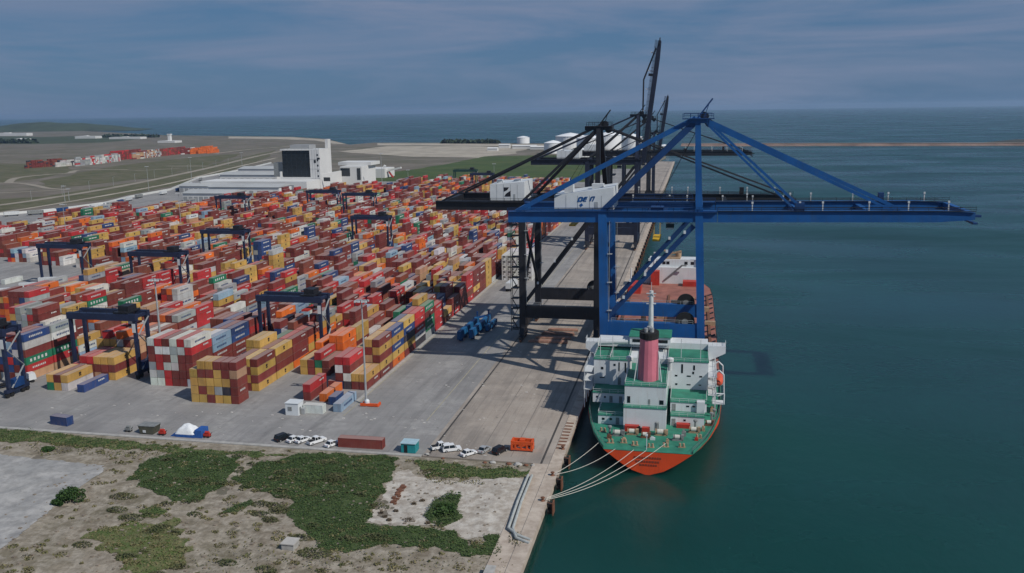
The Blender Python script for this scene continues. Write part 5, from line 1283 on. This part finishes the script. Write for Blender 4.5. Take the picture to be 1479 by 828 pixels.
make_car('pickup', M_CARW, 'white pickup beside the rail, left of a pair', -62.6, 208.4, R(35)); make_car('suv', M_CARW, 'white car right of the pickup by the rail', -59.4, 207.4, R(28))
make_car('car', M_CARW, 'small white car in front of the others near the quay', -54.4, 205.4, R(50)); make_car('car', M_CARS, 'silver-roofed dark-windowed car left of the dark one', -51.0, 208.4, R(72))
make_car('suv', M_CARB, 'dark car beside the orange frame', -46.8, 208.4, R(66))
# trucks in the left of the yard
def make_truck(x, y, rz, label, box_col, cab):
    o = thing('semi_truck', label, 'truck', (x, y, .012), 'container trucks in the yard', rz)
    q = MB(); q.prism([(6.9, .9), (9.2, .9), (9.2, 2.0), (8.9, 3.2), (7.0, 3.2)], 'y', -1.2, 1.2); cb = q.build('cab', cab, o, world=False)
    q = MB(); q.prism([(8.94, 2.05), (9.215, 2.05), (8.97, 2.95), (8.7, 2.95)], 'y', -1.05, 1.05); q.build('windscreen', M_GLASS, cb, world=False)
    q = MB(); q.box(-6.3, 8.6, -.5, .5, .85, 1.2); q.box(-6.3, 6.4, -1.2, 1.2, 1.2, 1.4); q.build('chassis', M_DARK, o, world=False)
    if box_col:
        q = MB(); q.box(-6.1, 6.09, -1.22, 1.22, 1.42, 4.2)
        for k in range(20): xx = -6+k*.63; q.box(xx, xx+.12, -1.25, 1.25, 1.6, 4.05)
        q.build('trailer_box', box_col, o, world=False)
    for sx in (-5, -3.7, 4.6, 5.9, 8.1):
        for s_ in (-1, 1): q = MB(); q.tube((sx, s_*.75, .5), (sx, s_*1.2, .5), .5, 12); q.build('wheel', M_DARK, o, world=False)
for k, (px, py, rz, cb, bxm, lab) in enumerate(((16, 428, 25, M_WHITE, M_WHITEW, 'white box truck at the left edge of the yard'), (48, 420, 22, M_WHITE, M_WHITEW, 'white box truck right of the first at the left edge'), (30, 444, 20, M_GREYM, M_WHITEW, 'pale trailer truck nearest at the left edge'), (75, 412, 20, M_WHITE, M_WHITEW, 'white truck behind the pair at the left edge'), (8, 560, 60, M_WHITE, None, 'white truck tractor under the left yard crane'), (770, 366, 85, M_WHITE, None, 'white truck on the quay road behind the black crane'), (738, 418, 88, M_WHITE, M_WHITEW, 'white box truck beside the black crane legs'))):
    P = G(px, py); make_truck(P.x, P.y, R(rz), lab, bxm, cb)

# ================================================================== SMALL THINGS ON THE YARD
# orange lifting frame
o = thing('lifting_frame', 'orange lifting frame standing beside the dark car near the quay', 'lifting frame', (-41.4, 210.6, .01))
q = MB(); X0, X1, Y0 = -44.3, -38.6, 210.0
for y in (Y0, Y0+2.4):
    q.box(X0, X1, y-.22, y+.22, 1.9, 2.7); q.box(X0, X1, y-.2, y+.2, .35, .85)
for x in (X0, X1-.5):
    q.box(x, x+.5, Y0-.25, Y0+2.65, .3, 2.75)
q.build('frame', M_ORANGE, o)
q = MB()
for x in (X0+1.2, X0+2.7, X0+4.2): q.box(x-.22, x+.22, Y0-.21, Y0+.21, .86, 1.89).cut()
q.build_cut('strut', M_ORANGE, o); q = MB(); q.box(X0+2.2, X1-2.2, Y0+.3, Y0+2.1, 2.72, 3.0); q.build('head_block', M_ORANGE, o)
q = MB()
for x in (X0+.2, X1-.2):
    for y in (Y0, Y0+2.4): q.box(x-.2, x+.2, y-.2, y+.2, .0, .3).cut()
q.build_cut('foot', M_DARK, o)
# teal shelter and yellow marker
o = thing('site_cabin', 'small teal cabin with a pale blue roof at the yard edge', 'cabin', (-70.3, 205.4, .01))
q = MB(); q.box(-72.0, -68.2, 204.0, 207.2, .01, 2.5); q.build('wall', M_TEAL, o)
q = MB(); q.box(-72.2, -68.0, 203.8, 207.4, 2.5, 2.66); q.build('roof', mat('pale_roof', (.36, .50, .56), .5, 0, .1, 1), o)
q = MB(); q.box(-71.2, -70.3, 203.95, 204.0, .1, 2.1); q.build('door', M_DARK, o)
o = thing('site_cabin', 'white cabin cube in front of the red container stack', 'cabin', (-112.4, 227.4, .01))
q = MB(); q.box(-114.6, -110.6, 225.8, 229.4, .01, 3.6); q.build('wall', M_WHITE, o)
q = MB(); q.box(-114.75, -110.45, 225.65, 229.55, 3.6, 3.75); q.build('roof', M_WHITE, o)
q = MB(); q.box(-110.58, -110.5, 226.6, 227.6, .2, 2.3); q.box(-113.8, -112.6, 225.72, 225.78, 1.4, 2.6); q.build('opening', M_GREYM, o)
q = MB(); q.box(-110.4, -109.3, 227.2, 228.8, .02, 1.8); q.build('water_tank', M_STEEL, o)
# blue tarpaulin shelter with white heap
o = thing('tarpaulin_shelter', 'white tarpaulin heap with blue sides at the yard edge', 'shelter', (-133, 206, .01))
q = MB(); NXh = 14; vs, fs = [], []
for j in range(NXh+1):
    for i in range(NXh+1):
        u, v_ = i/NXh*2-1, j/NXh*2-1; h = max(0, 1-max(abs(u), abs(v_))**2.6)*2.3+.9+.5*noise.noise(Vector((u*2, v_*2, 3)))
        if max(abs(u), abs(v_)) > .97: h = .9
        vs.append((-134.0+u*2.9, 206.4+v_*2.0, h*.9+.45*math.exp(-((u+.2)**2+(v_)**2)*5)))
for j in range(NXh):
    for i in range(NXh): a_ = j*(NXh+1)+i; fs.append((a_, a_+1, a_+NXh+2, a_+NXh+1))
q.add(vs, fs).build('white_cover', M_TARPW, o, smooth=True)
q = MB(); q.box(-136.8, -131.1, 204.42, 208.4, .02, .9).cut(); q.box(-131.05, -129.0, 204.6, 208.2, .02, 2.2).cut(); q.prism([(-138.6, .02), (-136.9, .02), (-136.9, 1.2)], 'y', 204.6, 208).cut(); q.build_cut('blue_side', M_TARPB, o)
# grey skip and clutter along the yard edge
o = thing('skip_bin', 'dark olive skip bin left of the tarpaulin heap', 'skip', (-145.6, 206, .01))
q = MB(); q.prism([(-147.8, .15), (-143.9, .15), (-143.4, 2.3), (-148.3, 2.3)], 'y', 204.8, 208); q.build('bin', mat('olive_paint', (.07, .07, .05), .7, 0, .3, 1), o)
q = MB(); q.box(-148.45, -143.25, 204.7, 208.1, 2.3, 2.45); q.build('rim', M_GREYM, o)
q = MB(); q.box(-146.9, -146.0, 204.72, 204.8, .5, 1.2); q.build('notice', M_WHITEW, o)
for k, (x, y, mm, lab) in enumerate(((-141.2, 205.2, M_RED, 'small red pump trolley between skip and tarpaulin'), (-152.2, 206.0, M_GREYM, 'grey generator trolley left of the skip bin'), (-127.9, 205.6, M_RED, 'small red barrel rack right of the tarpaulin heap'))):
    o = thing('equipment_trolley', lab, 'trolley', (x, y, .01), 'small equipment at the yard edge')
    q = MB(); q.box(x-.9, x+.9, y-.5, y+.5, .45, 1.1); q.tube((x-.5, y, 1.4), (x+.6, y, 1.4), .38, 10); q.build('body', mm, o)
    q = MB(); q.beam((x+.9, y, .8), (x+1.5, y, 1.5), .1); q.build('handle', M_DARK, o)
    for s_ in (-.55, .55): q = MB(); q.tube((x+s_, y-.6, .3), (x+s_, y+.6, .3), .3, 10); q.build('wheel', M_DARK, o)
# blue spreader beams lying on the apron beside the black crane
bs = thing('spreader_beams', 'blue steel spreader beams lying on the quay road beside the black crane', 'steel beams', (-82, 332, .01))
for k, (x, y0_, y1_, z, w, h) in enumerate(((-85.6, 313, 338, 2.6, 1.5, 3.2), (-81.8, 316, 344, 2.6, 1.5, 3.2), (-78.8, 330, 342, 1.6, 1.2, 2.2))):
    q = MB(); q.beam((x, y0_, z), (x+1.2, y1_, z+.5), w, h, h2=h*.7); bm_ = q.build('beam', mat('spreader_blue', (.012, .10, .24), .5, 0, .25, .4), bs)
    q = MB()
    for j in range(5): t = (j+.5)/5; p_ = lerp((x, y0_, z), (x+1.2, y1_, z+.5), t); q.box(p_.x-w*.54, p_.x+w*.54, p_.y-.15, p_.y+.15, .02, p_.z+h*.3)
    q.build('rib', M_BLUED, bm_)
q = MB(); q.beam((-85.6, 337, 3.8), (-80.6, 343, 3.9), .7, .8); q.box(-84.8, -84.2, 338, 338.6, 4, 6.4); q.box(-81, -80.4, 342, 342.6, 4, 6.4); q.build('tie', M_BLUED, bs)
# stacks of steel plate and pallets under the cranes
for k, (x, y, w, d_, h, lab) in enumerate(((-52, 318, 15, 2.4, .9, 'rusty steel bundle nearest under the black crane'), (-51, 324, 14, 2.4, .8, 'rusty steel bundle second under the black crane'), (-50, 330, 13, 2.4, 1.0, 'rusty steel bundle third under the black crane'), (-49, 337, 12, 2.4, .8, 'rusty steel bundle farthest under the black crane'))):
    o = thing('steel_bundle', lab, 'steel bundle', (x, y, .01), 'steel bundles under the crane')
    for j in range(4): q = MB(); yy = y-d_/2+j*d_/4; q.box(x-w/2+.3*j, x+w/2-.2*j, yy+.05, yy+d_/4-.05, .15, h); q.build('bar', mat('oxide_steel', (.34, .19, .14), .8, 0, .3, .6), o)
    q = MB(); q.box(x-w/3-.2, x-w/3+.2, y-d_/2-.2, y+d_/2+.2, .01, .15); q.box(x+w/3-.2, x+w/3+.2, y-d_/2-.2, y+d_/2+.2, .01, .15); q.build('bearer', M_TAN, o)
q = MB()
for k in range(120):
    x = rng.uniform(-190, -40); y = rng.uniform(205, 232) if k % 2 else rng.uniform(205, 330)
    if x < -66 and y > 228: x = rng.uniform(-95, -40)
    s_ = rng.uniform(.08, .3); q.box(x-s_, x+s_*rng.uniform(.5, 2.5), y-s_*.6, y+s_*.6, .012, .03+s_*.5)
o = stuff(q.build('litter', mat('pale_litter', (.52, .50, .47), .8, 0, .3, .2))); tag(o, 'small pale litter and dunnage strewn over the yard', 'litter')
# drain pipes at the south end of the quay
o = thing('drain_pipes', 'pair of grey pipes along the quay walkway ending in a bend', 'pipes', (-36.6, 178, 0))
for k, dx in enumerate((0, .95)):
    q = MB(); q.path([(-36.9+dx, 194.5, .45), (-36.6+dx*.9, 180, .5), (-36.0+dx, 167, .5), (-33.6, 164.4-k*1.2, .45), (-30.6, 163.2-k*1.4, .2)], .32, 10); q.build('pipe', mat('pipe_grey', (.36, .38, .37), .6, 0, .2, 1), o)
o = tag(MB().box(-36.4, -34.9, 143, 149.5, 0, 1.3).box(-36.6, -34.7, 142.8, 149.7, 1.3, 1.45).build('pump_housing', M_CONC), 'grey concrete pump housing at the bottom end of the quay walkway', 'pump housing')
P = G(419, 792); o = thing('concrete_chest', 'square concrete chest half sunk in the sandy ground', 'concrete chest', (P.x, P.y, hf(P.x, P.y)))
z = hf(P.x, P.y); q = MB(); q.box(P.x-1.3, P.x+1.3, P.y-1.1, P.y+1.6, z-.4, z+1.3); q.build('box', M_CONC, o); q = MB(); q.box(P.x-1.45, P.x+1.45, P.y-1.25, P.y+1.75, z+1.3, z+1.5); q.build('lid', mat('lid_concrete', (.44, .42, .39), .85, 0, .1, 1), o)
# boulders and kerb stones along the south edge of the yard
for k, (px, py, s_) in enumerate(((700, 668, .8), (712, 668, 1.2), (735, 670, 1.0), (748, 671, 1.6), (760, 672, .9), (770, 672, .8), (640, 662, .7), (617, 657, .9))):
    P = G(px, py); q = MB(); vs = []
    bm = bmesh.new(); bmesh.ops.create_icosphere(bm, subdivisions=2, radius=s_*.5)
    for v in bm.verts: v.co *= 1+.3*noise.noise(v.co*1.7+Vector((k*3, 0, 0))); v.co.z *= .7; v.co.x *= 1.4
    me = bpy.data.meshes.new('boulder'); bm.to_mesh(me); bm.free(); me.materials.append(M_CONC if k % 2 else M_RUST)
    o = bpy.data.objects.new('boulder', me); COL.objects.link(o); o.location = (P.x, P.y, .2 if P.y > 203 else hf(P.x, P.y)+.2)
    tag(o, f'{ORD[k]} rough boulder along the yard edge near the quay', 'boulder', 'boulders along the yard edge')

# ================================================================== VEGETATION
def leaf_mat(name, c1, c2):
    m = bpy.data.materials.new(name); m.use_nodes = True; n, l = m.node_tree.nodes, m.node_tree.links
    b = n['Principled BSDF']; b.inputs['Roughness'].default_value = .6; b.inputs['Specular IOR Level'].default_value = .2
    g = n.new('ShaderNodeNewGeometry'); f1 = noise_out(n, l, g.outputs['Position'], .35, 5, .6, .35, .65)
    c = mixn(n, l, c1, c2, f1); r_ = n.new('ShaderNodeMath'); r_.operation = 'MULTIPLY_ADD'; r_.inputs[1].default_value = .5; r_.inputs[2].default_value = .75; l.new(g.outputs['Random Per Island'], r_.inputs[0])
    c = mixn(n, l, c, r_.outputs[0], 1.0, 'MULTIPLY'); l.new(c, b.inputs['Base Color']); return m
M_LEAF = leaf_mat('creeper_leaves', (.040, .074, .020), (.068, .100, .034)); M_LEAFD = leaf_mat('bush_leaves', (.022, .055, .014), (.045, .085, .022)); M_DRY = leaf_mat('dry_grass_leaves', (.10, .105, .040), (.17, .145, .075))
def leaf_cloud(pts, size, flat=.5):
    """pts (n,3) -> quads of leaf clumps"""
    n_ = len(pts); nrm = rng.normal(size=(n_, 3)); nrm[:, 2] = np.abs(nrm[:, 2])+flat; nrm /= np.linalg.norm(nrm, axis=1)[:, None]
    a = np.cross(nrm, rng.normal(size=(n_, 3))); a /= np.linalg.norm(a, axis=1)[:, None]; b = np.cross(nrm, a)
    s_ = rng.uniform(.55, 1.3, n_)[:, None]*size; a *= s_; b *= s_*rng.uniform(.5, 1, n_)[:, None]
    V = np.stack([pts-a*.9, pts-b*.8+a*.1, pts+a, pts+b*.8+a*.1], 1).reshape(-1, 3)
    F = np.arange(4*n_).reshape(-1, 4); return V, F
M_CARPET = ground_mat('creeper_carpet', [(.050, .078, .026), (.034, .058, .018), (.075, .098, .038)], [.35, .9], .95, .6)
M_CARPET2 = ground_mat('grass_carpet', [(.092, .125, .038), (.068, .100, .028), (.15, .145, .07)], [.2, .5], .95, .6)
def veg_patch(px, dens, h, size, seed, amp=1.2, carpet=None):
    poly = rough_outline(pxpoly(px), 1.2, amp, .3, seed)
    if carpet: drape('plant_carpet', rough_outline(poly, .6, .35, .9, seed+20), .10, carpet, .35)
     
    xs = np.array([p_[0] for p_ in poly]); ys = np.array([p_[1] for p_ in poly])
    area = (xs.max()-xs.min())*(ys.max()-ys.min()); n_ = int(area*dens); out = []
    for x, y in zip(rng.uniform(xs.min(), xs.max(), n_), rng.uniform(ys.min(), ys.max(), n_)):
        if not inpoly(x, y, poly): continue
        cl = noise.noise(Vector((x*.45, y*.45, seed))); cl2 = noise.noise(Vector((x*.13, y*.13, seed+9)))
        if cl+.6*cl2 < -.42 and rng.random() < .8: continue
        hh = h*(.45+.55*max(0, cl+.5)+.3*cl2); out.append((x, y, hf(x, y)+.05+max(.02, hh)*rng.uniform(.35, 1.0)))
    return np.array(out)
gc = [veg_patch([(188, 690), (215, 662), (250, 655), (300, 653), (345, 662), (332, 690), (312, 706), (292, 722), (250, 725), (232, 714), (205, 708)], 14, .42, .30, 1, 1.2, M_CARPET),
      veg_patch([(335, 692), (380, 668), (445, 653), (575, 660), (570, 684), (545, 725), (526, 754), (580, 760), (620, 766), (655, 768), (690, 785), (700, 772), (722, 778), (730, 802), (670, 800), (610, 790), (545, 786), (500, 800), (470, 796), (440, 770), (412, 742), (424, 725), (385, 712), (350, 702)], 14, .45, .30, 2, 1.2, M_CARPET),
      veg_patch([(610, 745), (630, 722), (652, 713), (668, 716), (660, 735), (668, 748), (640, 762), (622, 756)], 16, 1.3, .32, 3, .5, M_CARPET),
      veg_patch([(0, 618), (80, 626), (200, 640), (330, 651), (420, 657), (400, 662), (300, 655), (180, 650), (60, 640), (-20, 636)], 10, .35, .26, 4, 1.2, M_CARPET2),
      veg_patch([(600, 664), (680, 674), (765, 680), (760, 690), (690, 692), (620, 690)], 10, .45, .26, 5, 1.2, M_CARPET2),
      veg_patch([(313, 745), (330, 735), (362, 722), (368, 730), (345, 738), (322, 742)], 9, .6, .28, 6, .4, M_CARPET), veg_patch([(200, 740), (225, 732), (240, 740), (225, 750), (205, 748)], 8, .4, .26, 7, .5, M_CARPET2),
      veg_patch([(440, 656), (470, 655), (480, 690), (450, 705), (400, 690)], 4, 1.0, .3, 12)]
mound = []
for k in range(150):
    x = rng.uniform(-175, -60); y = rng.uniform(130, 198); px, py, _ = project((x, y, 0))
    if px < 100 or py > 840 or inpoly(x, y, gravel_poly) or (px < 170 and py < 760): continue
    r_ = rng.uniform(.5, 2.0)*(1 if rng.random() < .8 else 1.5); kk = int(60*r_*r_)+20
    for _ in range(kk): a_ = rng.uniform(0, 6.28); rr = math.sqrt(rng.random()); mound.append((x+rr*r_*1.4*math.cos(a_), y+rr*r_*.8*math.sin(a_), hf(x, y)+.05+rng.uniform(.2, .75)*(1-rr*rr)*min(r_, 1.2)))
o = stuff(merge_mesh('low_shrubs', *leaf_cloud(np.array(mound), .24, 1.5), leaf_mat('shrub_leaves', (.062, .078, .030), (.10, .095, .045)))); tag(o, 'low olive shrubs dotted over the sandy ground', 'shrubs')
V, F = leaf_cloud(np.concatenate(gc), .22, 2.2)
o = stuff(merge_mesh('creeping_plants', V, F, M_LEAF)); tag(o, 'dense green creeping plants spreading over the sandy ground', 'plants')
gd_ = [veg_patch([(120, 772), (190, 756), (262, 756), (272, 800), (230, 828), (190, 828), (150, 792)], 4, .3, .26, 8, 2, M_CARPET2), veg_patch([(20, 640), (150, 645), (260, 655), (190, 662), (60, 655)], 2.5, .4, .25, 9, 2),
       veg_patch([(280, 790), (400, 780), (560, 800), (740, 805), (740, 828), (280, 828)], 1.0, .35, .22, 10, 2), veg_patch([(600, 680), (640, 684), (690, 690), (700, 700), (640, 700), (610, 694)], 4, .5, .25, 11, 1), veg_patch([(735, 765), (752, 768), (758, 785), (748, 795), (735, 785)], 5, .6, .25, 13, .3)]
# scattered tufts
tuf = []
for k in range(520):
    x = rng.uniform(-185, -40); y = rng.uniform(128, 201)
    if inpoly(x, y, gravel_poly) and rng.random() < .94: continue
    px, py, _ = project((x, y, 0))
    if px < -20 or py > 850 or (px < 160 and 655 < py < 800-px*.8): continue
    r_ = rng.uniform(.3, 1.5); kk = int(10+r_*26)
    for _ in range(kk): a_ = rng.uniform(0, 6.28); rr = r_*math.sqrt(rng.random()); tuf.append((x+rr*math.cos(a_), y+rr*math.sin(a_)*.8, hf(x, y)+.05+rng.uniform(0, .45)*(1-rr/r_*.6)))
V, F = leaf_cloud(np.concatenate(gd_+[np.array(tuf)]), .26)
o = stuff(merge_mesh('dry_grass_tufts', V, F, M_DRY)); tag(o, 'dry yellowish grass tufts scattered over the sandy ground', 'grass')
# single bushes
def bush(px, py, r_, h, label):
    P = G(px, py); z = hf(P.x, P.y); o = thing('bush', label, 'bush', (P.x, P.y, z), 'round bushes on the waste ground')
    q = MB()
    for k in range(7): a_ = k*.9; e = Vector((P.x+r_*.6*math.cos(a_), P.y+r_*.5*math.sin(a_), z+h*.65)); q.tube((P.x, P.y, z-.1), e, .09, 6, .03)
    q.build('stem', mat('bush_wood', (.10, .07, .045), .9), o)
    pts = []
    for c_ in range(16):
        a_ = rng.uniform(0, 6.28); rr = r_*.75*math.sqrt(rng.random()); c0 = np.array([P.x+rr*math.cos(a_), P.y+rr*math.sin(a_)*.8, z+h*rng.uniform(.3, .75)*(1-.35*rr/r_)])
        n_ = rng.normal(size=(150, 3)); n_ /= np.linalg.norm(n_, axis=1)[:, None]; pts.append(c0+n_*(rng.uniform(.25, .5)*r_*rng.uniform(.6, 1, 150)[:, None])*np.array([1, 1, .7]))
    pts = np.concatenate(pts); pts = pts[pts[:, 2] > z]
    V, F = leaf_cloud(pts-np.array([P.x, P.y, z]), .26, .1); merge_mesh('foliage', V, F, M_LEAFD, o)
bush(106, 722, 3.4, 3.6, 'large dark green bush at the edge of the old concrete slab')
bush(84, 728, 1.5, 1.5, 'small bush close left of the large dark bush')
bush(640, 742, 2.6, 2.2, 'dark bush standing in the pale gravel patch')
bush(70, 650, 1.6, 1.0, 'low bush beside the top edge of the old slab')
# rubble, driftwood on the gravel
P0, P1 = G(566, 728), G(583, 700); q = MB(); vs = []
for k in range(60):
    p_ = lerp(P0, P1, rng.random()); p_.x += rng.normal()*.35; z = hf(p_.x, p_.y)+.1; s_ = rng.uniform(.12, .4); q.box(p_.x-s_, p_.x+s_, p_.y-s_, p_.y+s_, z-.2, z+s_*.8)
o = stuff(q.build('rubble_ridge', M_RUST)); tag(o, 'ridge of brown rubble across the pale gravel', 'rubble')
q = MB()
for k in range(700):
    x = rng.uniform(-150, -40); y = rng.uniform(135, 200); s_ = rng.uniform(.06, .28); z = hf(x, y)+.06; px, py, _ = project((x, y, z))
    if px < 0: continue
    q.box(x-s_, x+s_*rng.uniform(.6, 1.6), y-s_, y+s_, z-.15, z+s_*.9)
o = stuff(q.build('stones', mat('stones', (.24, .20, .16), .9, 0, .35, .3))); tag(o, 'loose stones strewn over the sandy waste ground', 'stones')
for k, (px, py) in enumerate(((556, 746), (572, 738), (598, 728), (610, 724), (590, 752), (618, 757), (550, 740), (562, 751))):
    P = G(px, py); pts = []
    for _ in range(90): a_ = rng.uniform(0, 6.28); rr = (.6 if k != 4 else 1.3)*math.sqrt(rng.random()); pts.append((rr*math.cos(a_), rr*math.sin(a_)*.7, rng.uniform(0, .5)*(1-rr*.4)))
    V, F = leaf_cloud(np.array(pts), .2); o = merge_mesh('dead_shrub', V, F, mat('dead_leaves', (.10, .075, .05), .9, 0, .3, 1)); o.location = (P.x, P.y, hf(P.x, P.y)+.08)
    tag(o, f'small brown dead shrub in the pale gravel, {["third from left","fifth from left","seventh from left","rightmost of the upper ones","broadest","rightmost, below the bush","leftmost","fourth from left"][k]}', 'shrub', 'dead shrubs in the gravel')

# ================================================================== AIR
m = bpy.data.materials.new('haze_air'); m.use_nodes = True; n, l = m.node_tree.nodes, m.node_tree.links
n.remove(n['Principled BSDF']); pv = n.new('ShaderNodeVolumePrincipled'); pv.inputs['Color'].default_value = (.50, .72, 1.0, 1); pv.inputs['Density'].default_value = 4.4e-5; pv.inputs['Anisotropy'].default_value = .2
l.new(pv.outputs['Volume'], n['Material Output'].inputs['Volume'])
q = MB(); q.box(-33000, 33000, -800, 33000, SEA_Z-1.5, 150); o = q.build('haze', m); stuff(o); tag(o, 'thin blue haze over the sea and the far shore', 'haze')
